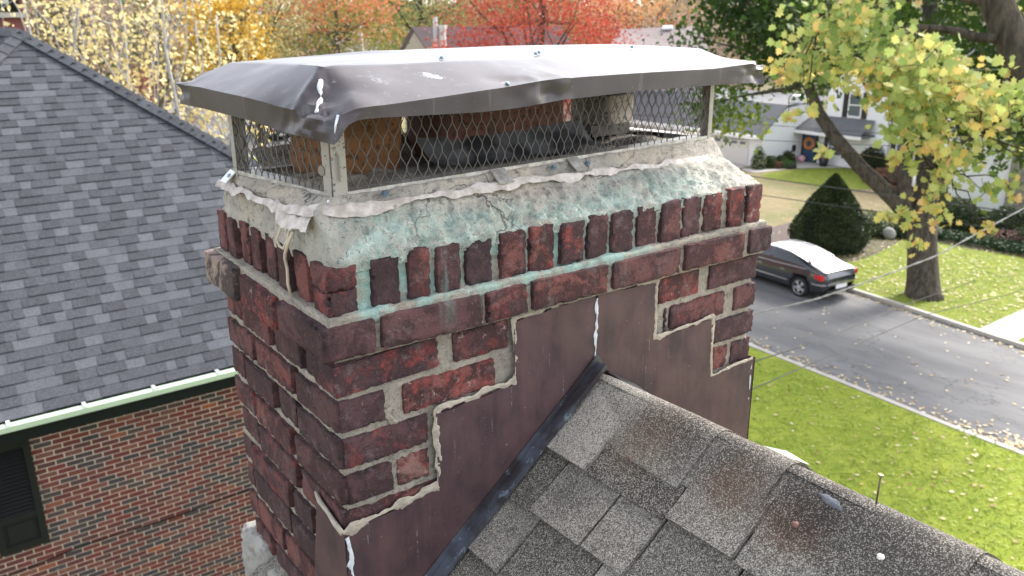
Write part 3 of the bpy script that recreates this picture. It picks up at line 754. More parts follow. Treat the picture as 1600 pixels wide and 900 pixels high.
on = HV-np.array((.53, .28, .1)); on[:, 0] *= .4; on /= np.linalg.norm(on, axis=1, keepdims=True)
amp = np.where(lid <= 10, .0016, .0022)*np.where(lid >= 29, .6, 1)
HV = HV+on*(fbm(HV, 5, 61, 2)*amp*1.2+fbm(HV, 17, 62, 2)*amp*.5)[:, None]
# dents: (centre, radius, depth)
dents = [((-.022,.11,.222),.040,.007), ((-.010,.06,.222),.03,.005), ((.004,.015,.218),.028,-.006), ((.020,.01,.262),.030,.012), ((.045,.035,.262),.035,.010), ((.07,-.02,.245),.035,-.004),
         ((.35,-.01,.255),.05,.003), ((.44,-.006,.245),.035,.004), ((.47,-.004,.250),.025,-.003), ((1.02,.10,.285),.05,.010), ((1.08,.04,.24),.04,.008), ((1.06,.05,.265),.03,-.007), ((.95,.11,.285),.04,-.003), ((.12,.03,.27),.05,-.003)]
for c_, r_, dp in dents:
    dd = np.linalg.norm(HV-np.array(c_), axis=1)/r_; HV = HV-on*(np.exp(-dd*dd*1.6)*dp)[:, None]
# crumple creases near the smashed corners
def crease(P, cen, rad, am, seed):
    w_ = np.exp(-(np.linalg.norm(P-np.array(cen), axis=1)/rad)**2)
    k = 1-np.abs(fbm(P, 30, seed, 2)); k2 = 1-np.abs(vnoise(P, 46, seed+3)); return P+on*((k-.7)*am*w_+(k2-.6)*am*.6*w_)[:, None]
def linedent(P, a, b, wd, dp):
    a, b = np.array(a, float), np.array(b, float); d = b-a; t = np.clip(((P-a)@d)/(d@d), 0, 1); r = np.linalg.norm(P-(a+t[:, None]*d), axis=1)/wd
    return P-on*(np.maximum(0, 1-r)*dp*(.35+.65*np.sin(np.clip(t, 0.02, 1)*PI*.9)))[:, None]
HV = linedent(HV, (0.056,0.0781,0.2987), (.030,-.034,.235), .016, .011); HV = linedent(HV, (0.04,0.0771,0.2917), (-.006,.060,.238), .014, -.005)
HV = linedent(HV, (-.004,.045,.236), (.022,-.03,.234), .010, .008); HV = linedent(HV, (-.012,.075,.235), (-.014,.10,.200), .012, .008); HV = linedent(HV, (.0,.02,.232), (-.004,.035,.202), .010, -.008)
HV = linedent(HV, (.33,.02,.268), (.46,-.008,.238), .020, .005); HV = linedent(HV, (.44,-.008,.262), (.40,-.012,.226), .014, -.004); HV = linedent(HV, (.50,-.005,.262), (.47,-.008,.232), .012, .004)
HV = linedent(HV, (1.04,.16,.29), (1.09,.05,.262), .02, .010); HV = linedent(HV, (.98,.15,.288), (1.08,.06,.265), .018, .007); HV = linedent(HV, (1.02,.033,.262), (1.09,.04,.232), .014, .007); HV = linedent(HV, (1.06,.036,.235), (1.10,.045,.262), .012, -.007)
HV = crease(HV, (.0, .01, .225), .050, .022, 5); HV = crease(HV, (1.08, .06, .25), .06, .022, 15); HV = crease(HV, (-.03, .53, .24), .045, .020, 25); HV = crease(HV, (.44, .0, .25), .05, .007, 35)
F = [(i*ncp+j, i*ncp+(j+1) % ncp, (i+1)*ncp+(j+1) % ncp, (i+1)*ncp+j) for i in range(nlp-1) for j in range(ncp)]
F.append(tuple((nlp-1)*ncp+j for j in range(ncp)))
hood = mk('hood', HV, F, MT_hood, cap, True, None, 32)
sol = hood.modifiers.new('thickness', 'SOLIDIFY'); sol.thickness = .0012; sol.offset = -1
# sealant smeared down the folded corner
def band(idx, l0, l1, wd, off, seed, name, mat):
    mb = MB(); pts = []; rad = []
    for l in np.linspace(l0, l1, 26):
        i0 = int(l); t = l-i0; p = HV[i0*ncp+idx]*(1-t)+HV[min(nlp-1, i0+1)*ncp+idx]*t; nn = on[i0*ncp+idx]
        k_ = vnoise(np.array([[l*.23, seed, 0]]), 1.0, 3)[0]; pts.append(p+nn*(off-.002)+np.array((k_, .5*k_, 0))*.003); rad.append(wd*(.75+.35*vnoise(np.array([[l*.5, seed*3, 1]]), 1.0, 5)[0]))
    mb.tube(pts, rad, 8); o = mb.build(name, mat, cap, True); return o
band(7, 12, 24, .0048, .000, 1, 'corner_sealant', MT_seal); band(13, 5, 11, .0035, .000, 2, 'corner_sealant', MT_seal)
for p in ((.31,.140,.301), (.56,.175,.302), (.86,.22,.304), (.54,.16,.301)): 
    screw(p, (0, -.1, 1), .0035)
screw((.352,-.001,.2625), (0,-.8,.5), .003)

# ================================================================== OUR ROOF
house = thing('shingled_house', 'house under the chimney whose weathered grey granule shingle roof ridge fills the lower right', 'house')
def shingle_mat(name, ramp_, speck=(.46, .42, .36), sdark=(.022, .020, .018), gs=640, near=True, amt=.55):
    m = M(name); t = m.attr('tint'); c = m.ramp(t, ramp_)
    g = m.voro(gs, out='Color'); gx = m.xyz(g)[0]
    big = m.noise(7, 4, rough=.6)
    c = m.mix(m.math('MULTIPLY', m.mask(gx, .62, .85), amt), c, speck)
    c = m.mix(m.math('MULTIPLY', m.mask(gx, .38, .12), .75), c, sdark)
    if near:
        c = m.mix(m.math('MULTIPLY', m.mask(big, .55, .75), .2), c, sdark)
        c = m.mix(m.math('MULTIPLY', m.mask(m.noise(30, 4, rough=.7), .56, .68), .35), c, sdark)
        soot = None
        for p_, r_, col, a_ in (((.555,-.25,-.335),.085,(.030,.022,.018),.8), ((.500,-.225,-.38),.055,(.11,.065,.035),.45), ((.545,-.40,-.345),.10,(.028,.022,.020),.75), ((.505,-.43,-.375),.05,(.10,.06,.035),.6), ((.498,-.547,-.381),.045,(.10,.045,.022),.8),
                                ((.525,-.55,-.36),.06,(.028,.022,.02),.7), ((.38,-.16,-.475),.04,(.04,.038,.036),.5), ((.56,-.62,-.33),.10,(.03,.027,.025),.6), ((.52,-.75,-.36),.10,(.04,.035,.03),.5), ((.50,-.80,-.38),.04,(.16,.09,.05),.5)):
            k = m.math('MULTIPLY', m.spot(p_, r_, 1.5, .7, 14), a_)
            k = m.math('MULTIPLY', k, m.mask(gx, 1.15, .55))
            c = m.mix(k, c, col)
    m.bump(m.voro(gs), .6 if near else .2, .0012); m.bump(m.noise(150, 3), .4, .002)
    return m.fin(c, .93, 0, .2)
MT_sh = shingle_mat('weathered_shingle', [(0, (.058, .050, .043)), (.35, (.112, .101, .087)), (.6, (.20, .184, .160)), (1, (.34, .304, .268))])
def slope_tabs(mb, cx0, run, y0, y1, sgn, first, expo, seed, th=.0115, tabs=(.10, .24), tints=None):
    """courses parallel to the ridge (along y). cx = x of a course's lower edge"""
    R_ = random.Random(seed); ang = math.atan(S_)
    k = 0; xe = first
    while xe > -run:
        xt = xe+expo*1.35*math.cos(ang) if sgn < 0 else xe-expo*1.35*math.cos(ang)
        y = y0-R_.uniform(0, .2)
        while y < y1:
            wd = R_.uniform(*tabs); a, b = max(y, y0)+.0026, min(y+wd, y1)-.0026
            if b-a > .01:
                dim = R_.random() < .5; lift = th*(1.0 if dim else .45)+R_.uniform(0, .001)
                tint = R_.uniform(.45, 1.0) if dim else R_.uniform(0, .5)
                zl = lambda x, e: roofz(x)+e
                nx = S_/math.hypot(1, S_); nz = 1/math.hypot(1, S_)
                # lower edge raised by lift + layer below, upper end buried
                nU = 2; V = []
                def pt(x, yy, e): return (x-sgn*0-nx*e*(1 if sgn < 0 else -1), yy, roofz(x)+nz*e)
                jl = R_.uniform(-.003, .003)
                V = [pt(xe-jl, a, lift+.003), pt(xe-jl, b, lift+.003), pt(xt, b, .0005), pt(xt, a, .0005), pt(xe-jl, a, -.002), pt(xe-jl, b, -.002), pt(xt, b, -.004), pt(xt, a, -.004)]
                if sgn > 0: V = [V[1], V[0], V[3], V[2], V[5], V[4], V[7], V[6]]
                mb.add(V, [(0,3,2,1),(0,1,5,4),(1,2,6,5),(3,0,4,7),(4,5,6,7)], tint=tint)
            y += wd
        xe = xe-expo*math.cos(ang)*(1 if sgn < 0 else -1); k += 1
        if k > 60: break
mb = MB()
first = .422; EX = .1215
slope_tabs(mb, 0, 2.9, -3.2, .44, -1, first, EX, 5)
mb.build('shingle_field', MT_sh, house)
mb = MB(); R5 = random.Random(9); xe = 2*XR-.468
while xe < 4.2:
    y = -3.2
    while y < .5:
        wd = R5.uniform(.13, .34); a, b = y, min(y+wd, .5); xt = xe-.12
        mb.add([(xe, a, roofz(xe)+.006), (xe, b, roofz(xe)+.006), (xt, b, roofz(xt)+.001), (xt, a, roofz(xt)+.001)], [(0,1,2,3)], tint=R5.random()); mb.add([(xe, a, roofz(xe)+.006), (xe, b, roofz(xe)+.006), (xe, b, roofz(xe)-.002), (xe, a, roofz(xe)-.002)], [(3,2,1,0)], tint=.2); y += wd
    xe += .094
mb.build('shingle_field', MT_sh, house)
# ridge caps
def ridge_cap(ya, yb, tint, seed, halfw=.107, lift0=.002, lift1=.006):
    """bent shingle; lower (exposed) end at ya raised over the one before"""
    n = 24; nl = 40; P = []
    W = halfw+.0
    for i in range(nl+1):
        v = i/nl; y = ya+(yb-ya)*v; e = lift1*(1-v)+lift0*v*.4
        for j in range(n+1):
            u = (j/n*2-1)*W; au = abs(u); x = XR+u
            zr = ZR-.002-S_*(math.sqrt(u*u+.018**2)-.007)
            nx = (1 if u > 0 else -1)*min(1, au/.02)*S_/math.hypot(1, S_); nz = 1/math.hypot(1, S_)
            P.append((x+nx*e, y, zr+nz*e))
    P = np.array(P); P[:, 2] += fbm(P, 12, seed, 2)*.0022; P[:, 0] += fbm(P, 30, seed+2, 2)*.0012*(np.abs(P[:, 0]-XR) > halfw*.9)
    N1 = n+1; top = len(P); B = P.copy(); B[:, 2] -= .009
    F = [(i*N1+j, i*N1+j+1, (i+1)*N1+j+1, (i+1)*N1+j) for i in range(nl) for j in range(n)]
    Fs = []
    for i in range(nl):
        Fs.append((i*N1, (i+1)*N1, top+(i+1)*N1, top+i*N1)); Fs.append((i*N1+n, top+i*N1+n, top+(i+1)*N1+n, (i+1)*N1+n))
    for j in range(n): Fs.append((j, top+j, top+j+1, j+1)); Fs.append((nl*N1+j, nl*N1+j+1, top+nl*N1+j+1, top+nl*N1+j))
    return np.vstack([P, B]), F+Fs, tint
cv, cf, ct = [], [], []; nn_ = 0
for ya, yb, t, sd_ in ((-.335, -.012, .62, 1), (-.480, -.27, .50, 2), (-.78, -.44, .28, 3), (-1.02, -.74, .3, 4), (-1.3, -.98, .5, 5), (-1.6, -1.26, .4, 6), (-1.9, -1.56, .6, 7), (-2.3, -1.86, .3, 8), (-2.7, -2.26, .5, 9), (-3.2, -2.66, .5, 10)):
    hw = .107 if sd_ != 2 else .100
    P, F, t = ridge_cap(ya, yb, t, sd_, halfw=hw, lift1=.0065 if sd_ < 4 else .006); cv.append(P); cf += [tuple(i+nn_ for i in f) for f in F]; ct += [t]*len(P); nn_ += len(P)
mk('ridge_cap', np.vstack(cv), cf, MT_sh, house, True, dict(tint=ct), 40)
# roof deck, eaves and walls
mb = MB(); xl, xr = -2.55, 3.7
for sx, xx in ((-1, xl), (1, xr)):
    mb.add([(XR, -3.2, ZR-.012), (xx, -3.2, roofz(xx)-.012), (xx, .43, roofz(xx)-.012), (XR, .43, ZR-.012)], [(0,1,2,3)])
    mb.add([(XR, -3.2, ZR-.15), (xx, -3.2, roofz(xx)-.15), (xx, .43, roofz(xx)-.15), (XR, .43, ZR-.15)], [(3,2,1,0)])
mb.build('roof_deck', simple('deck', (.05, .045, .04), .9), house)
mb = MB(); z0 = ZG; ex_ = .40
mb.add([(xl+.35, .36, z0), (xr-.35, .36, z0), (xr-.35, .36, roofz(xr-.35)-.15), (XR, .36, ZR-.16), (xl+.35, .36, roofz(xl+.35)-.15)], [(0,1,2,3,4)])
mb.add([(xl+.35, -9, z0), (xl+.35, .36, z0), (xl+.35, .36, roofz(xl+.35)-.15), (xl+.35, -9, roofz(xl+.35)-.15)], [(0,1,2,3)])
mb.add([(xr-.35, -9, z0), (xr-.35, .36, z0), (xr-.35, .36, roofz(xr-.35)-.15), (xr-.35, -9, roofz(xr-.35)-.15)], [(3,2,1,0)])
mb.build('wall', simple('cream_wall', (.5, .46, .4), .8), house)
def rp(x, y, e=.014):
    nx, nz = -S_/math.hypot(1, S_), 1/math.hypot(1, S_); return np.array((x+nx*e, y, roofz(x)+nz*e))
def blob_on_roof(x, y, lx, ly, ang, name, mat, e=.006, th=.0012, seed=1):
    mb = MB(); n = 22; du = np.array((-1, 0, -S_))/math.hypot(1, S_); dv = np.array((0, -1, 0)); nrm_ = np.array((-S_, 0, 1))/math.hypot(1, S_); R6 = random.Random(seed)
    ctr_ = rp(x, y, e)+nrm_*th; V = [ctr_]
    for k in range(n):
        a = 2*PI*k/n; r = 1+.18*R6.uniform(-1, 1); p = math.cos(a)*ly*r; q = math.sin(a)*lx*r; p, q = p*math.cos(ang)-q*math.sin(ang), p*math.sin(ang)+q*math.cos(ang)
        V.append(rp(x, y, e)+dv*p+du*q+nrm_*th*.7)
    for k in range(n): V.append(V[1+k]-nrm_*th*1.6+(V[1+k]-ctr_)*.08)
    F = [(0, 1+k, 1+(k+1) % n) for k in range(n)]+[(1+k, 1+n+k, 1+n+(k+1) % n, 1+(k+1) % n) for k in range(n)]
    mb.add(V, F); return mb.build(name, mat, house, True)
MT_bs = simple('grey_sealant', (.14, .145, .16), .95, 0, .4, 90, .8, 300, spec=.1)
blob_on_roof(.546, -.572, .006, .022, 0.15, 'sealant_patch', MT_bs, e=.006, seed=1)
blob_on_roof(.548, -.83, .004, .014, .1, 'sealant_patch', simple('pale_sealant', (.45, .46, .47), .5), e=.006, seed=5)
blob_on_roof(.514, -.676, .0048, .0052, 0, 'nail_cap', simple('white_cap', (.66, .63, .56), .6), e=.006, seed=6)
blob_on_roof(.500, -.545, .005, .006, 0, 'nail_cap', simple('rusty_cap', (.17, .08, .06), .7), e=.006, seed=7)
blob_on_roof(.470, -.215, .004, .004, 0, 'nail_cap', simple('rusty_head', (.14, .07, .05), .7), e=.006, seed=8)
nail = thing('roofing_nail', 'long rusty nail standing upright out of the shingle ridge', 'nail', (.570, -.628, -.315))
mb = MB(); mb.tube([(0, 0, -.01), (.0015, 0, .038)], .0015, 8); mb.build('shank', simple('nail_steel', (.16, .12, .07), .6, .5), nail, True)
mb = MB(); mb.disc((.0016, 0, .0385), .0042, (.1, 0, 1), .0016, 12); mb.build('head', simple('nail_head', (.22, .18, .10), .6, .5), nail)
scrap = MB(); scrap.add([(.625,-.385,-.352),(.660,-.42,-.372),(.640,-.47,-.356),(.604,-.455,-.338),(.628,-.43,-.343)], [(0,1,4),(1,2,4),(2,3,4),(3,0,4)]); scrap.prism([(.607,-.458,-.338),(.612,-.478,-.341),(.617,-.476,-.347)], (.012,0,-.008))
tag(scrap.build('metal_scrap', simple('pale_scrap', (.36, .35, .34), .7)), 'small pale bent strip of metal lying on the far side of the ridge', 'scrap')

# ================================================================== NEIGHBOUR ON THE LEFT
nb = thing('brick_house', 'red brick neighbouring house with grey hip roof and pale green gutter left of the chimney', 'house')
YE, ZE, XC, XA, YA, ZA = 9.0, -3.92, 6.735, 1.391, 14.344, .19
PN = (ZA-ZE)/(YA-YE); XL = XA-(XC-XA)
MT_nsh = shingle_mat('slate_grey_shingle', [(0, (.034, .036, .041)), (.5, (.055, .058, .066)), (1, (.100, .104, .115))], speck=(.15, .155, .17), sdark=(.025, .026, .030), gs=200, near=False, amt=.35)
up_ = True; mb = MB(); R7 = random.Random(3); ex_n = .150; sl = math.hypot(1, PN); ny = -PN/sl; nz_ = 1/sl; k = 0
y = YE
while y < YA-.05:
    z = ZE+(y-YE)*PN; xa, xb = XL+(y-YE), XC-(y-YE); x = xa-R7.uniform(0, .3); yt = y+ex_n/sl*1.15; zt_ = ZE+(yt-YE)*PN
    while x < xb:
        wd = R7.uniform(.12, .30); a, b = max(x, xa), min(x+wd, xb)
        if b-a > .01:
            up_ = (not up_) if R7.random() < .8 else up_; e = .016 if up_ else .007
            tint = min(1, max(0, (R7.uniform(.0, .42) if up_ else R7.uniform(.42, .95))))
            mb.add([(a, y+ny*e, z+nz_*e), (b, y+ny*e, z+nz_*e), (b, yt, zt_), (a, yt, zt_), (a, y, z-.006), (b, y, z-.006)], [(0,1,2,3),(4,5,1,0),(4,0,3),(5,2,1)], tint=tint)
        x += wd
    y += ex_n/sl
mb.build('hip_roof_front', MT_nsh, nb)
mb = MB(); R7 = random.Random(4)
for sgn in (1, -1):
    s0 = 0
    while s0 < (XC-XA)-.05:
        xx = (XC-s0) if sgn > 0 else (XL+s0); z = ZE+s0*PN; xt = xx-sgn*ex_n/sl*1.1; zt_ = ZE+(s0+ex_n/sl*1.1)*PN; yy = YE+s0
        while yy < 26:
            wd = R7.uniform(.15, .4); b = min(yy+wd, 26)
            V = [(xx, yy, z+.008), (xx, b, z+.008), (xt, b, zt_), (xt, yy, zt_)]; mb.add(V, [(0,1,2,3)] if sgn > 0 else [(3,2,1,0)], tint=R7.random()); yy += wd
        s0 += ex_n/sl
mb.build('hip_roof_side', MT_nsh, nb)
# hip and ridge caps with black vent strip
mb = MB(); mv = MB()
def caps(A, B, nrmA, nrmB, wd=.15, step=.20):
    A, B = np.array(A, float), np.array(B, float); Ln = np.linalg.norm(B-A); d = (B-A)/Ln; n = int(Ln/step); na, nb_ = np.array(nrmA, float), np.array(nrmB, float); na /= np.linalg.norm(na); nb_ /= np.linalg.norm(nb_)
    ta, tb = np.cross(na, d), np.cross(nb_, d); upn = (na+nb_); upn /= np.linalg.norm(upn)
    if np.dot(ta, nb_) > 0: ta = -ta
    if np.dot(tb, na) > 0: tb = -tb
    for k in range(n):
        p = A+d*k*step; q = A+d*(k+1.15)*step; e0, e1 = .050, .038; V = []
        for pp, e in ((p, e0), (q, e1)):
            V += [pp+ta*wd+na*e, pp+ta*wd*.35+na*e+upn*.008, pp+upn*(e+.016), pp+tb*wd*.35+nb_*e+upn*.008, pp+tb*wd+nb_*e]
        W = [np.array(v)-upn*.012 for v in V]
        mb.add(V+W, [(i, i+1, i+6, i+5) for i in range(4)]+[(10+i, 15+i, 16+i, 11+i) for i in range(4)]+[(i, 10+i, 11+i, i+1) for i in range(4)]+[(0, 5, 15, 10), (4, 14, 19, 9)], tint=R7.random()*.8)
    for tt, nn in ((ta, na), (tb, nb_)):
        c = (A+B)/2+tt*wd*.48+nn*.018; mv.obox(c, d*Ln/2, tt*(wd*.5), nn*.014)
nf, nr2, nl2 = (0, -PN, 1), (PN, 0, 1), (-PN, 0, 1)
caps((XC, YE, ZE), (XA, YA, ZA), nf, nr2); caps((XL, YE, ZE), (XA, YA, ZA), nl2, nf); caps((XA, 26, ZA), (XA, YA-.05, ZA), nl2, nr2)
mb.build('ridge_caps', MT_nsh, nb); mv.build('vent_strip', simple('black_vent', (.012, .012, .013), .7), nb)
# gutter
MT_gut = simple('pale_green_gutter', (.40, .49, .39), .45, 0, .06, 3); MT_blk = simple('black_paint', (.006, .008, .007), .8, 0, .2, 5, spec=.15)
mb = MB(); g0 = XL-.1; g1 = XC+.1
mb.add([(g0,YE-.15,ZE-.080),(g1,YE-.15,ZE-.080),(g1,YE-.16,ZE-.01),(g0,YE-.16,ZE-.01),(g0,YE-.10,ZE+.002),(g1,YE-.10,ZE+.002),(g0,YE-.02,ZE-.02),(g1,YE-.02,ZE-.02)], [(0,1,2,3),(3,2,5,4),(4,5,7,6)])
mb.build('gutter', MT_gut, nb)
MT_br = simple('bracket', (.75, .75, .75), .3, .4)
for x in np.arange(-3.2, 6.6, .78):
    mb = MB(); mb.box((x-.02, YE-.150, ZE-.03), (x+.02, YE-.02, ZE+.012)); mb.build('gutter_bracket', MT_br, nb)
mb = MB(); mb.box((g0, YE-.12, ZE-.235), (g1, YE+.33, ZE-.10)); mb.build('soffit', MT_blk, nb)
# brick wall, each brick a small block
m_ = M('house_brick'); t_ = m_.attr('tint'); c_ = m_.ramp(t_, [(0, (.045, .040, .046)), (.3, (.070, .052, .054)), (.42, (.095, .034, .033)), (.8, (.140, .038, .034)), (.95, (.15, .070, .060)), (1, (.26, .08, .04))])
c_ = m_.mix(m_.math('MULTIPLY', m_.mask(m_.noise(16, 4), .4, .7), .3), c_, (.06, .045, .045)); m_.bump(m_.noise(60, 3), .5, .004)
c_ = m_.mix(m_.math('MULTIPLY', m_.mask(m_.noise(3.2, 5, rough=.75), .66, .72), .5), c_, (.5, .48, .44))
MT_hb = m_.fin(c_, .95, 0, .1)
MT_hm = simple('pale_mortar', (.52, .44, .37), .9, 0, .2, 2.0)
YW = 9.3; mb = MB(); r = 0; z = ZE-.24
while z > ZG+.2:
    x = XL+.35-(r % 2)*.105
    while x < XC-.35:
        ln = .192; a, b = max(x, XL+.35), min(x+ln, XC-.35)
        if b-a > .03:
            j = R7.uniform(-.002, .002); mb.box((a, YW-.008+j, z-.0545), (b, YW+.02, z+R7.uniform(-.001, .001)), tint=R7.random())
        x += .2075
    z -= .0677; r += 1
mb.build('brickwork', MT_hb, nb)
mb = MB(); mb.box((XL+.36, YW, ZG), (XC-.36, YW+.3, ZE-.2)); mb.box((XC-.66, YW+.3, ZG), (XC-.36, 25, ZE-.2)); mb.box((XL+.36, YW+.3, ZG), (XL+.66, 25, ZE-.2)); mb.build('wall_core', MT_hm, nb)
# window with louvred shutter at the left edge
mb = MB(); wx0, wx1, wz0, wz1 = -.62, .155, -6.02, -4.33
SX0, SX1, SZ0, SZ1 = -.42, .10, -5.72, -4.30
mb.box((SX1-.075, YW-.060, SZ0), (SX1, YW-.012, SZ1)); mb.box((SX0, YW-.060, SZ0), (SX0+.075, YW-.012, SZ1)); mb.box((SX0+.075, YW-.058, SZ0), (SX1-.075, YW-.014, SZ0+.09)); mb.box((SX0+.075, YW-.058, SZ1-.09), (SX1-.075, YW-.014, SZ1)); mb.box((SX0+.075, YW-.058, SZ0+.40), (SX1-.075, YW-.014, SZ0+.47))
mb.box((SX0+.075, YW-.040, SZ0+.09), (SX1-.075, YW-.016, SZ0+.40)); mb.box((SX0+.12, YW-.052, SZ0+.13), (SX1-.12, YW-.041, SZ0+.36))
z = SZ0+.49
while z < SZ1-.1:
    mb.obox(((SX0+SX1)/2, YW-.036, z), ((SX1-SX0)/2-.076, 0, 0), (0, .020, .016), (0, -.003, .004)); z += .050
mb.build('shutter', simple('black_shutter', (.009, .010, .0105), .7, 0, .2, 6, spec=.2), nb)
mb = MB(); mb.box((-1.5, YW-.03, -5.72), (-.44, YW-.006, -4.30)); mb.build('window', MT_blk, nb)
mb = MB(); mb.box((-1.42, YW-.034, -5.64), (-.52, YW-.0305, -4.38)); mb.build('window_pane', simple('pane', (.05, .06, .07), .1), nb)
cable = MB(); cable.tube([(x, YW-.03, -5.98-.035*(x-0)*(x-4)*.25+.02*math.sin(3*x)) for x in np.linspace(-.8, 6, 40)], .008, 5)
cable.build('wall_cable', MT_blk, nb, True)

# building behind, top left corner
nb2 = thing('brick_house', 'dark red brick house wall with a black framed window at the top left corner', 'house', (2.5, 30, 0))
mb = MB(); mb.box((-9, 0, ZG), (1.12, 8, 3.2)); mb.build('wall', simple('deep_red_brick', (.17, .055, .05), .85, 0, .3, 6), nb2)
mb = MB(); mb.box((-3.0, -.10, .62), (.93, -.005, 2.6)); mb.build('window', MT_blk, nb2)
mb = MB(); mb.box((-2.8, -.14, .85), (.66, -.101, 2.5)); mb.build('window_pane', simple('pane_pale', (.45, .45, .40), .1), nb2)
mb = MB(); mb.box((-3.1, -.14, .45), (1.05, -.004, .60)); mb.build('window_sill', simple('stone_sill', (.40, .37, .33), .8), nb2)
mb = MB(); mb.box((-9.3, -.4, 3.2), (1.5, 8.4, 3.4)); mb.build('roof', MT_blk, nb2)


# ================================================================== GROUND, STREET
GL = ZG+.10      # lawn level
def lawn_mat(name, cols, patch=None, warm=.4):
    m = M(name); n1 = m.noise(.35, 4); n2 = m.noise(2.2, 5, rough=.65); n3 = m.noise(1, 4, vec=m.map((14, 40, 14)), rough=.7); n4 = m.noise(38, 3, rough=.7)
    c = m.mix(m.mask(n2, .3, .7), cols[0], cols[1]); c = m.mix(m.math('MULTIPLY', m.mask(n1, .4, .65), .7), c, cols[2])
    c = m.mix(m.math('MULTIPLY', m.mask(n3, .5, .75), .55), c, cols[3]); c = m.mix(m.math('MULTIPLY', m.mask(n4, .55, .75), .6), c, tuple(v*.4 for v in cols[0]))
    m.bump(n4, .9, .05); m.bump(n3, .6, .04)
    return m.fin(c, .9, 0, .2)
MT_l1 = lawn_mat('near_grass', [(.19, .26, .022), (.36, .41, .050), (.27, .34, .034), (.46, .44, .15)])
MT_l2 = lawn_mat('far_grass', [(.15, .21, .02), (.26, .30, .035), (.20, .24, .028), (.36, .34, .12)])
MT_l3 = lawn_mat('dry_grass', [(.23, .19, .10), (.30, .23, .13), (.16, .17, .06), (.34, .28, .17)])
def sheet_xy(pts, z, name, mat, kind='structure', sub=None):
    return struct(mk(name, [(x, y, z) for x, y in pts], [tuple(range(len(pts)))], mat), kind)
m_ = M('ground_far'); c_ = m_.mix(m_.mask(m_.noise(.06, 4), .4, .6), (.10, .105, .045), (.16, .135, .08)); MT_gr = m_.fin(c_, .95, 0, .1)
sheet_xy([(-900, -300), (1500, -300), (1500, 1500), (-900, 1500)], ZG-.06, 'ground', MT_gr)
kn = [(17.45,-30),(17.6,6),(18.0,12.3),(18.5,25),(19.0,60),(20.5,110),(22,160)]
kf = [(22.2,-30),(23.95,7.7),(24.75,13.4),(25.5,25),(26,60),(28,110),(30,160)]
def xa_(pl_, y): return float(np.interp(y, [p[1] for p in pl_], [p[0] for p in pl_]))
m_ = M('asphalt'); n1 = m_.noise(.5, 4); n2 = m_.noise(60, 3, rough=.8)
c_ = m_.mix(m_.mask(m_.noise(1, 5, vec=m_.map((1.1, .25, 1)), rough=.6), .35, .65), (.12, .118, .12), (.18, .175, .173))
c_ = m_.mix(m_.math('MULTIPLY', m_.mask(n2, .5, .75), .5), c_, (.05, .05, .052))
wv = m_.n('ShaderNodeVectorMath', operation='ADD'); m_.link(m_.map((1, .35, 1)), wv.inputs[0]); ws = m_.n('ShaderNodeVectorMath', operation='SCALE'); m_.link(m_.noise(1.5, 4, color=True), ws.inputs[0]); ws.inputs['Scale'].default_value = 1.1; m_.link(ws.outputs[0], wv.inputs[1])
cr = m_.mask(m_.voro(.55, vec=wv.outputs[0], feature='DISTANCE_TO_EDGE'), .014, .002); cr = m_.math('MULTIPLY', cr, m_.mask(m_.noise(.4, 3), .42, .58))
cr2 = m_.math('MULTIPLY', m_.mask(m_.voro(1.7, vec=wv.outputs[0], feature='DISTANCE_TO_EDGE'), .02, .004), m_.mask(m_.noise(.3, 3), .55, .62))
c_ = m_.mix(m_.math('MULTIPLY', m_.math('MAXIMUM', cr, cr2), .55), c_, (.03, .03, .03)); m_.bump(n2, .5, .01)
MT_as = m_.fin(c_, .85, 0, .3)
N_ = 60; ys = np.linspace(-30, 160, N_); V = [(xa_(kn, y)-.2, y, ZG) for y in ys]+[(xa_(kf, y)+.2, y, ZG) for y in ys]
struct(mk('road', V, [(i, N_+i, N_+i+1, i+1) for i in range(N_-1)], MT_as))
MT_kerb = simple('kerb_stone', (.40, .37, .33), .85, 0, .25, 3)
for pl_, nm, s0, s1 in ((kn, 'kerb', -.16, .0), (kf, 'kerb', 0, .16)):
    mb = MB(); ysk = np.linspace(-30, 160, 90)
    for a, b in zip(ysk[:-1], ysk[1:]):
        x0, x1 = xa_(pl_, a), xa_(pl_, b); z1, z2 = ZG-.05, GL+.02
        V = [(x0+s0, a, z1), (x0+s1, a, z1), (x1+s1, b, z1), (x1+s0, b, z1), (x0+s0, a, z2), (x0+s1, a, z2), (x1+s1, b, z2), (x1+s0, b, z2)]
        mb.add(V, [(4,5,6,7), (0,4,7,3), (1,2,6,5)])
    struct(mb.build(nm, MT_kerb))
def strip(pl_, off, xo, y0, y1, z, name, mat, n=40):
    ys = np.linspace(y0, y1, n); V = [(xa_(pl_, y)+off, y, z) for y in ys]+[(xo, y, z) for y in ys]
    return struct(mk(name, V, [(i, n+i, n+i+1, i+1) if xo > 18 else (i, i+1, n+i+1, n+i) for i in range(n-1)], mat))
strip(kn, -.16, -14, -30, 6.9, GL, 'front_lawn', MT_l1) if False else None
ysl = np.linspace(-30, 60, 60); V = [(xa_(kn, y)-.16, y, GL) for y in ysl]+[(-2, y, GL) for y in ysl]
struct(mk('front_lawn', V, [(i, i+1, 60+i+1, 60+i) for i in range(59)], MT_l1))
strip(kf, .16, 60, -30, 8.02, GL, 'lawn', MT_l2); strip(kf, .16, 60, 9.12, 19.0, GL, 'lawn', MT_l2); strip(kf, .16, 60, 19.0, 80, GL, 'dry_lawn', MT_l3)
MT_con = simple('concrete', (.46, .43, .39), .9, 0, .15, 1.5)
strip(kf, .16, 60, 8.02, 9.12, GL+.006, 'front_path', MT_con)
sheet_xy([(25.75, 31.2), (41.98, 31.2), (41.98, 44), (25.9, 44)], GL+.009, 'driveway', MT_con)
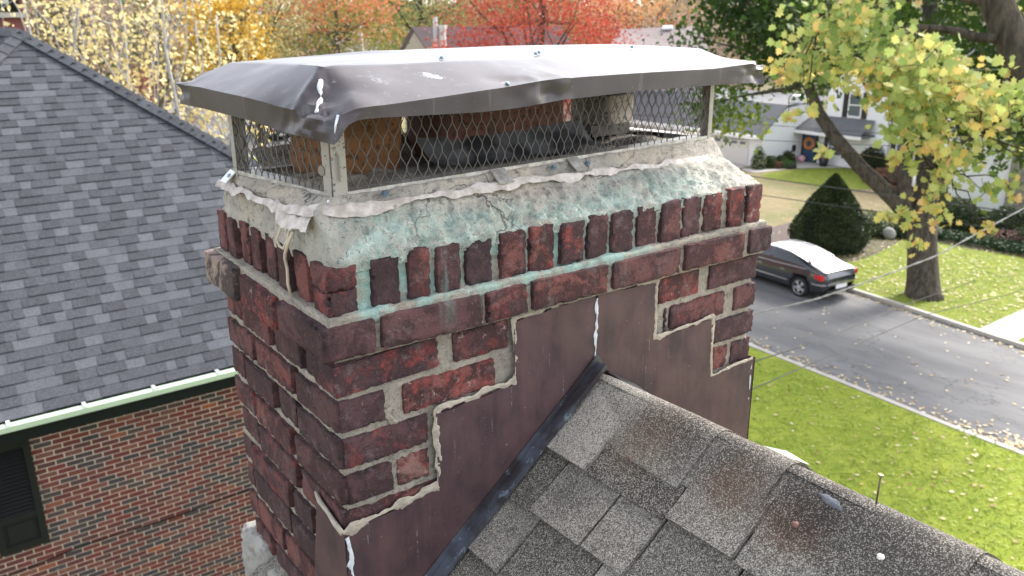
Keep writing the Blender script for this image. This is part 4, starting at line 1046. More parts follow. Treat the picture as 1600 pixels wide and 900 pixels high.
def smooth_poly(pts, n=8):
    out = []; N = len(pts)
    for i in range(N):
        p0, p1, p2, p3 = [np.array(pts[(i+k-1) % N], float) for k in range(4)]
        for k in range(n):
            t = k/n; out.append(tuple(.5*((2*p1)+(-p0+p2)*t+(2*p0-5*p1+4*p2-p3)*t*t+(-p0+3*p1-3*p2+p3)*t**3)))
    return out
sheet_xy(smooth_poly([(40.6,30.9),(40.4,29.6),(43.5,29.0),(45.4,27.6),(46.1,27.6),(46.1,30.5),(44.8,30.3),(43.2,29.9),(41.6,30.5)]), GL+.012, 'front_path', MT_con)
sheet_xy(smooth_poly([(40,29.0),(44.6,28.2),(45.8,26.6),(46.0,22),(42,22),(39.5,25)]), GL+.004, 'lawn', MT_l2)
MT_mul = simple('mulch', (.085, .06, .05), .95, 0, .5, 12, .8, 40)
sheet_xy(smooth_poly([(27.2,15.8),(29.3,15.5),(33.4,16.4),(36.5,18.2),(34,20.2),(29.5,20.6),(27.2,18.6)]), GL+.008, 'planting_bed', MT_mul)
sheet_xy(smooth_poly([(33.2,16.3),(33.6,11.3),(35.5,10.5),(37.5,12),(38.0,17.5),(36,18)]), GL+.012, 'planting_bed', MT_mul)

# fallen leaves -----------------------------------------------------
def leaf_mat(name, stops, trans=.35, rough=.6):
    m = M(name); t = m.attr('tint'); c = m.ramp(t, stops); m.fin(c, rough, 0, .3)
    tr = m.n('ShaderNodeBsdfTranslucent'); m.link(c, tr.inputs[0]); mx = m.n('ShaderNodeMixShader'); mx.inputs[0].default_value = trans
    m.link(m.b.outputs[0], mx.inputs[1]); m.link(tr.outputs[0], mx.inputs[2]); m.link(mx.outputs[0], m.out.inputs[0]); return m.m
T_quad = np.array([(-.5, 0, 0), (0, -.32, .05), (.5, 0, 0), (0, .32, .05)])
_a = []
for ang_, r_ in ((-90,.14),(-60,.36),(-35,.30),(-8,.52),(20,.37),(50,.56),(70,.40),(90,.64),(110,.40),(130,.56),(160,.37),(188,.52),(215,.30),(240,.36)): _a.append((r_*math.cos(math.radians(ang_)), r_*math.sin(math.radians(ang_)), .10*abs(math.cos(math.radians(ang_)))*r_))
T_maple = np.array(_a)
T_star = np.array([(r_*math.cos(math.radians(a_)), r_*math.sin(math.radians(a_)), .08*r_) for a_, r_ in ((-90,.15),(-50,.38),(-5,.52),(25,.30),(60,.55),(90,.62),(120,.55),(155,.30),(185,.52),(230,.38))])
def leaf_mesh(name, P, size, tint, mat, parent=None, tmpl=T_quad, updir=None, flat=0.0, seed=1, kind=None, nrm=None):
    R = np.random.RandomState(seed); n = len(P); k = len(tmpl)
    N = R.normal(size=(n, 3))
    if nrm is not None: N = N*(1-flat)+np.array(nrm)*flat*2.2
    N /= np.linalg.norm(N, axis=1, keepdims=True); T = R.normal(size=(n, 3)); T -= N*(T*N).sum(1, keepdims=True); T /= np.linalg.norm(T, axis=1, keepdims=True); B = np.cross(N, T)
    s = size*(R.uniform(.65, 1.2, n) if np.isscalar(size) else 1); s = np.broadcast_to(s, n)[:, None, None]
    V = P[:, None, :]+s*(tmpl[None, :, 0:1]*T[:, None]+tmpl[None, :, 1:2]*B[:, None]+tmpl[None, :, 2:3]*N[:, None])
    F = np.arange(n*k).reshape(n, k)
    o = mk(name, V.reshape(-1, 3), F, mat, parent, False, dict(tint=np.repeat(tint, k)))
    if kind: o['kind'] = kind
    return o
MT_fall = leaf_mat('fallen_leaf', [(0, (.30, .17, .07)), (.4, (.45, .33, .14)), (.75, (.58, .48, .30)), (1, (.70, .62, .45))], .1)
R8 = np.random.RandomState(5); P = []
n = 2600; x = R8.uniform(6, 17.4, n); y = R8.uniform(-6, 14, n); w_ = R8.uniform(0, 1, n) < (.25+.75*sstep(9, -2, y)*sstep(9, 17, x)); P.append(np.stack([x, y, np.full(n, GL+.03)], 1)[w_])
n = 2600; x = R8.uniform(24.3, 34, n); y = R8.uniform(6, 18, n); w_ = (R8.uniform(0, 1, n) < np.exp(-((x-28)**2+(y-11.5)**2)/30)+.15) & (x > 24.3+.13*(y-7.7)); P.append(np.stack([x, y, np.full(n, GL+.03)], 1)[w_])
n = 520; y = R8.uniform(-4, 13, n); P.append(np.stack([np.array([xa_(kn, v) for v in y])+np.abs(R8.normal(0, .35, n))-.05, y, np.full(n, ZG+.02)], 1))
n = 300; y = R8.normal(4.8, .9, n); P.append(np.stack([np.array([xa_(kn, v) for v in y])+np.abs(R8.normal(0, .45, n)), y, np.full(n, ZG+.025)], 1))
n = 260; y = R8.uniform(2, 14, n); P.append(np.stack([np.array([xa_(kf, v) for v in y])-np.abs(R8.normal(0, .25, n))+.02, y, np.full(n, ZG+.02)], 1))
n = 150; P.append(np.stack([R8.uniform(18, 24, n), R8.uniform(-3, 14, n), np.full(n, ZG+.015)], 1))
n = 900; P.append(np.stack([R8.uniform(27, 45, n), R8.uniform(19, 34, n), np.full(n, GL+.02)], 1))
P = np.vstack(P); leaf_mesh('fallen_leaves', P, .115, R8.uniform(0, 1, len(P)), MT_fall, None, T_quad, flat=.8, nrm=(0, 0, 1), seed=4, kind='stuff')
# grass blades give the lawns a pile
n = 42000; x = R8.uniform(3.5, 17.5, n); y = R8.uniform(-7, 15, n); P = np.stack([x, y, np.full(n, GL+.02)], 1)
Tb = np.array([(-.12, 0, 0), (.12, 0, 0), (.0, 1.0, .25)])
MT_bl = leaf_mat('grass_blade', [(0, (.14, .22, .016)), (.5, (.31, .38, .04)), (1, (.48, .49, .13))], .3)
leaf_mesh('grass_tufts', P, .13, np.clip(.5+.6*fbm(P, .9, 3, 4)+R8.normal(0, .2, n), 0, 1), MT_bl, None, Tb, flat=.55, nrm=(0, 0, 1), seed=6, kind='stuff')
n = 14000; x = R8.uniform(24.4, 38, n); y = R8.uniform(9.2, 18.8, n); ok = x > 24.5+.13*(y-7.7); P = np.stack([x, y, np.full(n, GL+.02)], 1)[ok]
leaf_mesh('grass_tufts', P, .11, np.clip(.45+.5*fbm(P, .8, 7, 3)+R8.normal(0, .2, len(P)), 0, 1), MT_bl, None, Tb, flat=.55, nrm=(0, 0, 1), seed=7, kind='stuff')

# ================================================================== TREES
def bark_mat(name, a, b, sc=9):
    m = M(name); n1 = m.noise(1, 5, vec=m.map((sc, sc, sc*.25)), rough=.7); m.bump(n1, .9, .03)
    return m.fin(m.mix(m.mask(n1, .3, .7), a, b), .95, 0, .15)
MT_bark = bark_mat('dark_bark', (.035, .030, .024), (.115, .095, .075)); MT_barkg = bark_mat('grey_bark', (.10, .088, .07), (.24, .215, .18), 14); MT_birch = bark_mat('pale_bark', (.26, .24, .22), (.55, .53, .50), 6)
def bez(a, b, sag=0, n=6, R=None, wob=.0):
    a, b = np.array(a, float), np.array(b, float); out = []
    for k in range(n+1):
        t = k/n; p = a*(1-t)+b*t; p[2] += sag*4*t*(1-t)
        if R is not None and 0 < k < n: p += R.normal(0, wob, 3)
        out.append(p)
    return out
def tree(name, label, cat, base, top, cr_c, cr_r, nclump, nper, ls, stops, tr, bark, seed, group=None, clump_r=None, sparse=0.0, hue=None, trans=.35, tmpl=T_quad, shell=.55, limbs=14, low=None):
    R = np.random.RandomState(seed); t = thing(name, label, cat, base, group); base = np.array(base, float); cc = np.array(cr_c, float); rr = np.array(cr_r, float)
    d = R.normal(size=(nclump, 3)); d /= np.linalg.norm(d, axis=1, keepdims=True); rad = (shell+(1-shell)*R.uniform(0, 1, nclump))**.6
    lumps = 1+.22*vnoise(d*1.0, 2.1, seed)
    C = cc+d*rr*(rad*lumps)[:, None]
    cs = clump_r or rr.mean()*.26
    n_i = R.poisson(nper, nclump); idx = np.repeat(np.arange(nclump), n_i); P = C[idx]+R.normal(size=(len(idx), 3))*cs*np.array((1, 1, .6))
    ct = R.uniform(0, 1, nclump)
    tint = .45*ct[idx]+.25*R.uniform(0, 1, len(idx))+.15
    if hue == 'height': tint = np.clip((P[:, 2]-(cc[2]-rr[2]))/(2*rr[2])*.75+.25*ct[idx]+R.normal(0, .08, len(idx)), 0, 1)
    else: tint = tint+.15*np.clip((P[:, 2]-cc[2])/rr[2], -1, 1)
    leaf_mesh('crown', P-base, ls, np.clip(tint, 0, 1), leaf_mat(name+'_leaf', stops, trans), t, tmpl, seed=seed)
    mb = MB(); top = np.array(top, float)-base; tp = bez((0, 0, -.2), top, 0, 8, R, max(.10, tr*.18))
    mb.tube(tp, [tr*(1.25 if k == 0 else 1)*(1-.8*k/8)+.01 for k in range(9)], 9)
    for k in R.choice(nclump, min(limbs, nclump), replace=False):
        e = C[k]-base; f = R.uniform(.35, .9); s0 = tp[min(7, int(f*8))]; pts = bez(s0, e, -.03*np.linalg.norm(e-s0), 6, R, .02*np.linalg.norm(e-s0))
        r0 = tr*(1-.8*f)*.55; mb.tube(pts, [r0*(1-.8*q/6)+.006 for q in range(7)], 5)
    mb.build('trunk', bark, t, True); return t
# big maple by the kerb
GREEN = [(0, (.014, .032, .006)), (.35, (.032, .068, .010)), (.65, (.070, .125, .016)), (.85, (.15, .20, .025)), (1, (.34, .30, .04))]
t1 = thing('maple_tree', 'large green maple with thick trunk and leaning limb on the far kerb lawn', 'tree', (26.06, 11.78, GL-.05))
b0 = np.array((26.06, 11.78, GL-.05)); R = np.random.RandomState(21)
mb = MB()
def tb(pts, rads, sides=12): mb.tube([np.array(p)-b0 for p in pts], rads, sides)
tb([(26.03,11.74,-8.75),(26.06,11.78,-8.45),(26.15,11.9,-8.0),(26.33,12.12,-7.3),(26.55,12.45,-6.09),(26.93,12.59,-5.07),(27.38,13.0,-3.25),(27.7,13.58,-1.22),(27.9,14,1.5),(28,14.2,4)], [.78,.56,.50,.47,.44,.38,.34,.28,.2,.1], 14)
tb([(26.35,12.3,-6.5),(25.97,13.09,-5.57),(25.24,14.07,-4.49),(24.74,14.82,-3.53),(24.44,15.38,-2.71),(24.35,15.82,-1.8),(24.18,16.36,-.78),(24,17,1)], [.30,.27,.24,.22,.20,.18,.15,.08])
tb([(26.3,12.4,-6.4),(25.99,12.75,-5.83),(26.16,13.07,-4.63),(26.5,13.23,-3.62),(26.53,13.79,-2.21),(26.3,14.4,0)], [.25,.24,.22,.20,.17,.08])
cc = np.array((26.6, 13.6, 3.2)); ncl = 170; d = R.normal(size=(ncl, 3)); d /= np.linalg.norm(d, axis=1, keepdims=True); C = cc+d*np.array((6.6, 7.6, 6.2))*((.5+.5*R.uniform(0, 1, ncl))**.5)[:, None]
ext = np.array([(23.9,17.6,-2.4),(24.2,18.6,-1.8),(24.6,19.6,-2.2),(24.8,20.3,-2.9),(25.0,20.0,-3.2),(25.2,19.4,-3.4),(24.9,21.0,-1.6),(24.6,18.0,-1.2),(24.4,17.2,-2.9),(24.2,16.4,-2.2),(24.8,15.2,-1.6),(25.4,14.4,-1.9),(25.8,13.2,-2.2),(26.0,12.4,-2.0),(26.3,11.6,-2.3),(26.2,11.0,-2.6),(26.5,10.4,-2.4),(26.3,10.0,-3.1),(26.0,9.4,-3.0),(25.9,9.0,-2.4),(26.2,8.6,-3.2),(26.6,11.2,-3.3),(26.9,10.6,-3.5),(26.4,10.9,-1.5),(25.2,14.8,-.6),(25.9,13.4,-.8),(24.6,16.6,-.4),(26.2,12.0,-.5),(26.4,10.6,-.2),(26.2,9.2,-.6),(25.4,19.6,.0),(25.2,18.6,.3),(25.0,17.4,.4),(25.1,21.6,-.4),(25.6,20.8,.2)])
C = np.vstack([C, ext]); C = C[~((C[:, 2] < -1.5) & (C[:, 1] > 11.9) & (C[:, 1] < 18.3))]; ni = R.poisson(175, len(C)); idx = np.repeat(np.arange(len(C)), ni); P = C[idx]+R.normal(size=(len(idx), 3))*np.array((.72, .72, .46))
ct = R.uniform(0, 1, len(C)); lowf = np.clip((-1.2-P[:, 2])/2.5, 0, 1); ti = np.clip(.55*ct[idx]+.22*R.uniform(0, 1, len(idx))+.22*lowf, 0, 1)
leaf_mesh('crown', P-b0, .205, ti, leaf_mat('green_maple_leaf', GREEN, .40), t1, T_star, seed=3)
for k in range(0, len(C), 3):
    e = C[k]; s0 = [(27.6,13.4,-1.6),(24.4,15.8,-1.8),(26.5,13.8,-2.3),(27.9,14,1.5)][int(np.argmin([np.linalg.norm(e-np.array(q)) for q in ((27.6,13.4,-1.6),(24.4,15.8,-1.8),(26.5,13.8,-2.3),(27.9,14,1.5))]))]
    tb(bez(s0, e, .1, 6, R, .12), [.10,.085,.07,.055,.04,.03,.015], 5)
mb.build('trunk', MT_bark, t1, True)
# near maple, upper right
NEAR_CLUMPS = [(7.92,3.6,-0.21,0.42),(8.21,4.73,-0.17,0.42),(8.6,4.37,0.27,0.42),(7.86,3.95,0.07,0.42),(8.56,4.6,0.2,0.42),(8.67,3.98,-0.26,0.42),(7.61,3.99,0.31,0.42),(7.66,4.45,0.16,0.42),(8.15,4.35,-0.2,0.42),(7.68,3.93,0.33,0.42),(8.21,4.52,0.41,0.42),(8.18,3.73,-0.01,0.42),(8.89,4.24,-0.15,0.42),(10.14,4.17,-0.59,0.45),(9.28,4.07,-0.28,0.45),(9.99,4.12,-0.46,0.45),(7.96,3.16,-0.13,0.45),(9.39,3.86,-0.5,0.45),(9.4,3.58,-0.45,0.45),(9.19,4.14,-0.35,0.45),(7.99,3.53,-0.1,0.45),(7.67,3.1,-0.28,0.45),(8.36,3.08,-0.29,0.45),(8.51,3.57,-0.35,0.45),(7.58,3.16,-0.09,0.45),(7.91,4.41,-0.09,0.28),(7.63,4.62,-0.22,0.28),(7.63,4.56,-0.18,0.28),(7.85,4.62,-0.11,0.28),(7.98,3.86,-0.28,0.34),(8.04,3.38,-0.62,0.34),(8.23,3.81,-0.29,0.34),(8.94,3.71,-0.71,0.34),(8.72,3.59,-0.76,0.34),(8.52,3.83,-0.41,0.34),(8.2,3.82,-0.32,0.34),(8.77,3.56,-0.35,0.34),(7.92,3.55,-0.51,0.34),(9.55,2.93,-0.5,0.36),(7.9,2.89,-0.3,0.36),(9.04,3.42,-0.41,0.36),(9.77,3.35,-0.99,0.36),(9.26,2.79,-0.46,0.36),(9.03,3.29,-0.69,0.36),(8.7,2.67,-0.68,0.36),(7.98,2.67,-0.53,0.36),(7.94,2.96,-0.49,0.36),(8.39,2.64,-0.41,0.36),(8.25,3.01,-0.42,0.36),(8.64,2.89,-0.56,0.36),(8.46,3.4,-0.83,0.26),(8.22,3.07,-1.01,0.26),(7.77,3.1,-0.9,0.26),(7.83,3.18,-0.89,0.26),(8.49,4.21,0.68,0.5),(7.59,3.86,0.74,0.5),(8.52,4.48,0.97,0.5),(8.55,4.35,1.09,0.5),(11.7,3.64,1.36,0.5),(8.81,4.15,0.86,0.5),(7.79,3.79,1.14,0.5),(12.12,3.94,0.88,0.5),(10.83,3.91,1.38,0.5),(10.34,3.38,0.75,0.5),(12.24,3.67,0.72,0.5),(9.61,3,1.04,0.5),(10.04,3.25,1.23,0.5),(10.45,2.5,0.21,0.5),(9.39,1.97,-0.69,0.5),(10.38,2.65,-0.39,0.5),(11.03,3.44,-0.71,0.5),(10.57,2.78,0.31,0.5),(11.58,3.12,-0.06,0.5),(9.74,2.53,-0.89,0.5),(10.66,2.32,-1.12,0.5),(9.15,2.14,-1.14,0.5),(9.87,2.61,-0.45,0.5),(10.73,2.54,-1.5,0.5),(9.44,2.32,-1.36,0.5),(11.04,2.73,-0.92,0.5),(7.26,4.35,-0.25,0.2),(7.23,4.42,-0.12,0.14),(7.33,4.15,-0.61,0.16),(7.37,3.95,-1.03,0.12),(7.16,4.26,-0.64,0.12),(8.03,3.19,-1.71,0.2),(7.81,3.35,-1.71,0.16),(7.91,3.31,-1.61,0.12),(8,3.1,-1.97,0.14),(8.31,2.97,-1.75,0.14),(8.67,2.69,-1.78,0.13),(8.58,2.74,-1.81,0.1),(8.2,3.13,-1.55,0.22),(8.29,3.14,-1.36,0.25),(8.46,3.08,-1.2,0.25),(8.69,2.82,-1.43,0.2),(8.89,2.69,-1.36,0.2),(8.59,3.03,-1.07,0.3),(7.99,3.58,-0.81,0.16),(7.96,3.49,-1.1,0.14),(8.09,3.38,-1.13,0.2)]

t2 = thing('maple_tree', 'near maple with yellow and light green leaves and a leaning grey trunk', 'tree', (10.9, -.9, GL-.05)); b0 = np.array((10.9, -.9, GL-.05))
mb = MB(); tb([(10.95,-1.0,-8.8),(10.78,-.55,-7.6),(10.45,.52,-5.4),(10.17,1.5,-3.58),(10.07,2.07,-2.35),(9.95,2.63,-1.19),(9.83,3.05,-.37),(9.76,3.29,.11),(9.69,3.51,.52),(9.6,3.82,1.33),(9.5,4.2,2.6),(9.4,4.7,4.5)], [.38,.30,.25,.23,.215,.205,.19,.18,.17,.16,.12,.08], 14)
R = np.random.RandomState(8); C = np.array(NEAR_CLUMPS); ni = np.maximum(5, (C[:, 3]/.42)**1.6*56).astype(int); idx = np.repeat(np.arange(len(C)), ni)
P = C[idx, :3]+R.normal(size=(len(idx), 3))*(C[idx, 3]*.50)[:, None]*np.array((1, 1, .62)); ct = R.uniform(0, 1, len(C)); ct[-21:-9] = R.uniform(.75, 1, 12)
ti = np.clip(.5*ct[idx]+.5*R.uniform(0, 1, len(idx)), 0, 1)
YG = [(0, (.10, .17, .035)), (.25, (.22, .30, .08)), (.5, (.38, .43, .13)), (.7, (.55, .51, .17)), (.85, (.66, .48, .13)), (1, (.62, .38, .22))]
leaf_mesh('crown', P-b0, .108, ti, leaf_mat('yellow_maple_leaf', YG, .45), t2, T_maple, seed=12, flat=.35, nrm=(-.5, -.6, .5))
hubs = [(9.5,3.9,1.2),(9.2,4.3,.6),(8.9,4.2,.2),(9.1,3.8,-.5),(9.3,3.3,-.9),(8.7,4.6,.9),(8.2,4.7,.35),(9.0,3.5,-1.3)]
for h0, h1 in (((9.59,3.59,.52), 1), ((9.66,3.37,.11), 2), ((9.73,3.13,-.37), 3), ((9.78,2.95,-.8), 4), ((9.5,3.9,1.33), 5)): tb(bez(h0, hubs[h1], .05, 5, R, .03), [.07,.06,.05,.045,.04,.03], 6)
tb(bez(hubs[2], hubs[6], .05, 5, R, .03), [.035,.03,.025,.02,.018,.014], 6); tb(bez(hubs[4], hubs[7], .05, 5, R, .03), [.035,.03,.025,.02,.018,.014], 6)
for c in C:
    h = min(hubs, key=lambda q: np.linalg.norm(np.array(q)-c[:3])); tb(bez(h, c[:3], .04, 6, R, .03), [.014,.012,.010,.009,.007,.006,.004], 4)
    for _ in range(3):
        e = c[:3]+R.normal(size=3)*c[3]*.55; tb(bez(c[:3], e, -.02, 3, R, .01), [.005,.004,.003,.002], 4)
mb.build('trunk', MT_bark, t2, True)

# trees on the left: sparse yellow birches
YEL = [(0, (.36, .27, .12)), (.4, (.60, .48, .20)), (.75, (.78, .66, .34)), (1, (.86, .78, .52))]
BL_ = 'pale barked trees with sparse yellow leaves beyond the grey hip roof'
for i, (bx, by, h_, cx, cy, cz, r_, lab) in enumerate([(3.6,22.6,10.5,3.6,22.6,-.4,1.7,'pale barked yellow leaved tree nearest the ridge top of the grey hip roof'), (4.75,23.2,11.5,4.8,23.3,-.1,1.8,'pale barked yellow leaved tree second from the ridge top of the grey roof'), (5.45,20.9,11,5.4,21,-.9,1.7,'pale barked yellow leaved tree between the hip roof slope and the utility pole'), (7.6,24.0,9.0,7.6,24.0,-1.8,1.7,'pale barked yellow leaved tree closest to the utility pole'), (3.1,26.8,13,3.2,26.8,.5,2.2,'pale barked yellow leaved tree beside the dark red brick wall')]):
    tree('birch_tree', lab, 'tree', (bx, by, GL), (cx, cy, GL+h_), (cx, cy, cz), (r_, r_, 3.4), 62, 12, .155, YEL, .065, MT_birch, 40+i, BL_, clump_r=.42, trans=.3, limbs=10, shell=.25)
RAMPS = {
 'orange': [(0, (.12, .11, .02)), (.3, (.30, .20, .03)), (.6, (.58, .34, .04)), (1, (.75, .50, .10))],
 'beige': [(0, (.12, .12, .045)), (.5, (.30, .26, .11)), (1, (.50, .42, .22))],
 'redgreen': [(0, (.07, .11, .02)), (.45, (.13, .17, .03)), (.6, (.26, .22, .05)), (.7, (.50, .20, .08)), (.85, (.56, .12, .08)), (1, (.62, .16, .12))],
 'red': [(0, (.17, .028, .022)), (.4, (.34, .050, .038)), (.75, (.50, .11, .06)), (1, (.60, .24, .12))],
 'olive': [(0, (.10, .12, .04)), (.5, (.26, .26, .09)), (1, (.42, .38, .15))],
 'green': [(0, (.03, .055, .015)), (.5, (.07, .11, .03)), (1, (.15, .17, .05))],
 'plum': [(0, (.10, .04, .035)), (.5, (.19, .075, .06)), (1, (.27, .12, .08))],
 'brown': [(0, (.15, .11, .09)), (.5, (.27, .20, .16)), (1, (.42, .32, .23))],
 'peach': [(0, (.30, .13, .06)), (.5, (.50, .24, .11)), (1, (.62, .36, .18))]}
FT = [('maple_tree','bright orange and yellow maple behind the utility pole, left of the chimney cap','orange',15.2,45.8,2.5,3.2,-1.0,110,46,.20,.2,None),
 ('oak_tree','beige olive tree between the orange maple and the dark red tree','beige',20.6,57.5,3.4,5.5,-.6,110,46,.28,.25,None),
 ('copper_beech','dark plum red tree behind, seen between the beige tree and the red and green one','plum',31,81,4.5,6,.2,90,46,.34,.3,None),
 ('maple_tree','broad tree turning red on top and still green below, behind the small pole','redgreen',31.0,66.0,6.2,5.8,-1.6,170,60,.27,.3,'height'),
 ('maple_tree','big bright red maple above the middle of the chimney cap','red',32.6,40.6,5.4,5.6,-.2,240,75,.20,.3,None),
 ('maple_tree','smaller red tree at the left foot of the big red maple','red',29.5,46.0,1.9,2.2,-3.4,70,50,.18,.2,None),
 ('oak_tree','olive yellow tree behind the house with metal flue pipes','olive',58,98,10,9,3.0,150,60,.45,.4,None),
 ('oak_tree','pale olive tree behind the red and green tree, against the sky','olive',52,108,9,9,1.5,130,56,.45,.4,None),
 ('pine_tree','dark green tree right of the big red maple behind the skylight roof','green',62,78,4.5,5.5,-.6,90,50,.34,.3,None),
 ('maple_tree','peach coloured tree line crown behind the skylight roof','peach',88,92,11,5,-.8,130,50,.5,.4,None),
 ('oak_tree','brown and green tree in the far gap left of the peach coloured crown','beige',78,104,9,6,-1.5,100,50,.5,.4,None),
 ('pine_tree','dark evergreen behind the yellow leaved trees at the top left','green',10.5,62,4.5,6.5,.0,110,50,.34,.35,None),
 ('oak_tree','bare looking brown tree behind the yellow leaved trees, left part','brown',6.5,45,4.5,6,-1.8,110,46,.22,.25,None),
 ('oak_tree','brown thin tree behind the utility pole left of the orange maple','brown',12.5,52,4.0,5.5,-2.6,100,46,.22,.25,None),
 ('oak_tree','brown tree farthest left behind the pale barked trees','brown',1.5,50,4.5,7,-1.0,100,46,.24,.25,None),
 ('maple_tree','small dull red tree low behind the grey hip roof','plum',6.9,33,1.5,1.8,-2.9,40,40,.16,.12,None),
 ('oak_tree','dusky brown tree behind the garage roof at the foot of the green maple','brown',60,52,6,4.5,-3.5,110,46,.3,.3,None),
 ('oak_tree','mid green tree standing behind the white house','green',62,36,8,6.5,-2.0,150,60,.34,.4,None),
 ('oak_tree','yellow green tree behind the right part of the white house','olive',60,22,8,7,-1.0,150,60,.34,.4,None)]
for i, (nm, lab, rp_, bx, by, r_, rz_, cz, ncl, nper, ls, tr_, hue) in enumerate(FT):
    tree(nm, lab, 'tree', (bx, by, ZG), (bx+.3, by+.2, cz+rz_*.6), (bx, by, cz), (r_, r_, rz_), ncl, nper, ls, RAMPS[rp_], tr_, MT_bark if rp_ not in ('brown',) else MT_barkg, 100+i, clump_r=r_*.17, hue=hue, limbs=22 if rp_ != 'brown' else 60, shell=.45)
# bare greyish tree in front of the red and green one
tree('bare_tree', 'nearly leafless grey twiggy tree in front of the red and green tree', 'tree', (28.0, 56.5, ZG), (28.1, 56.6, -2.2), (28, 56.5, -3.2), (4.4, 4.4, 2.6), 90, 9, .20, [(0, (.20, .15, .13)), (1, (.42, .33, .30))], .16, MT_barkg, 77, limbs=90, shell=.3)
# woodland far behind: one mass
R = np.random.RandomState(31); Ps, Ts = [], []
for k in range(150):
    a = math.radians(R.uniform(-24, 74)); dd = R.uniform(125, 230); cx, cy = -.5+dd*math.sin(a), -1.2+dd*math.cos(a); h_ = R.uniform(9, 15.5); n = 420; r_ = R.uniform(5, 9)
    Pp = R.normal(size=(n, 3)); Pp /= np.linalg.norm(Pp, axis=1, keepdims=True); Pp *= (R.uniform(.55, 1, n)**.5)[:, None]; Pp = Pp*np.array((r_, r_, h_*.5))+np.array((cx, cy, ZG+h_*.52)); Ps.append(Pp); Ts.append(np.clip(R.choice([.05,.2,.4,.55,.7,.9])+R.normal(0, .06, n), 0, 1))
wood = leaf_mesh('woodland', np.vstack(Ps), 1.5, np.concatenate(Ts), leaf_mat('woodland_leaf', [(0, (.05, .08, .03)), (.25, (.13, .15, .05)), (.45, (.28, .24, .09)), (.6, (.34, .18, .09)), (.78, (.25, .13, .09)), (1, (.38, .34, .18))], .3), None, T_quad, seed=5, kind='stuff')

# ================================================================== WHITE HOUSE ACROSS THE STREET
MT_w = M('white_siding'); _z = MT_w.xyz()[2]; _s = MT_w.math('FRACT', MT_w.math('MULTIPLY', _z, 5.2)); MT_w.bump(_s, .25, .01)
MT_w = MT_w.fin(MT_w.mix(MT_w.noise(.6, 3), (.78, .78, .78), (.86, .86, .86)), .6, 0, .3)
MT_rf = simple('grey_roof', (.13, .13, .135), .9, 0, .2, 2, .4, 12); MT_dk = simple('black_shutter', (.015, .016, .018), .4); MT_gl = simple('window_glass', (.10, .12, .14), .08, 0, .3, 1.0); MT_wt2 = simple('white_trim', (.82, .82, .82), .5, 0, .03)
wh = thing('white_house', 'white two storey house with blue front door and attached garage across the street', 'house', (0, 0, 0))
mb = MB(); Zb = ZG
mb.prism([(46.5, 29.4, Zb), (46.5, 21.9, Zb), (46.5, 21.9, -2.6), (46.5, 29.4, -2.6)], (7, 0, 0))
mb.build('main_block', MT_w, wh)
mb = MB(); mb.prism([(42, 30.6, Zb), (42, 30.6, -6.50), (44.0, 30.6, -5.05), (46.48, 30.6, -4.95), (46.48, 30.6, Zb)], (0, 14, 0)); mb.build('garage_block', MT_w, wh)
mb = MB(); mb.add([(41.55, 30.45, -6.62), (44.0, 30.45, -4.88), (44.0, 44.9, -4.88), (41.55, 44.9, -6.62), (50, 30.601, -4.80), (50, 44.9, -4.80)], [(0,3,2,1), (1,2,5,4)]); mb.add([(41.55, 30.45, -6.70), (44.0, 30.45, -4.98), (44.0, 44.9, -4.98), (41.55, 44.9, -6.70)], [(0,1,2,3)]); mb.build('garage_roof', MT_rf, wh)
mb = MB(); mb.box((41.45, 30.40, -6.82), (41.55, 44.95, -6.58)); mb.build('gutter', MT_wt2, wh)
for y0 in (31.6, 37.6):
    mb = MB(); mb.box((41.93, y0, Zb+.05), (41.99, y0+4.9, -6.98)); g = mb.build('garage_door', simple('garage_white', (.66, .64, .60), .5, 0, .04), wh)
    for k in range(7):
        mb = MB(); mb.box((41.90, y0+.2+k*.66, -7.28), (41.929, y0+.2+k*.66+.44, -7.10)); mb.build('door_pane', MT_gl, g)
mb = MB(); mb.add([(45.1, 30.59, -6.42), (45.1, 26.1, -6.42), (46.49, 26.1, -5.62), (46.49, 30.3, -5.62), (44.9, 30.35, -6.42)], [(0,1,2,3)]); mb.prism([(45.05, 30.59, -6.46), (45.05, 26.0, -6.46), (45.05, 26.0, -6.58), (45.05, 30.59, -6.58)], (1.44, 0, 0)); mb.build('porch_roof', MT_rf, wh)
mb = MB(); mb.box((44.99, 26.0, -6.66), (45.045, 30.59, -6.47)); mb.build('porch_fascia', MT_wt2, wh)
mb = MB(); mb.box((45.95, 29.58, Zb+.15), (46.00, 30.44, -6.80)); dr = mb.build('front_door', simple('navy_door', (.045, .085, .16), .35, 0, .1), wh)
mb = MB(); mb.box((45.97, 29.45, Zb), (46.045, 30.56, -6.68)); mb.build('door_frame', MT_dk, wh)
mb = MB(); mb.box((46.051, 24.9, Zb), (46.5, 30.59, -6.59)); mb.build('entry_wall', MT_w, wh)
mb = MB(); mb.tube([(45.90, 30.0+.30*math.cos(a), -7.35+.30*math.sin(a)) for a in np.linspace(0, 2*PI, 17)], .12, 8); mb.build('wreath', simple('orange_wreath', (.55, .22, .08), .8, 0, .5, 9), dr)
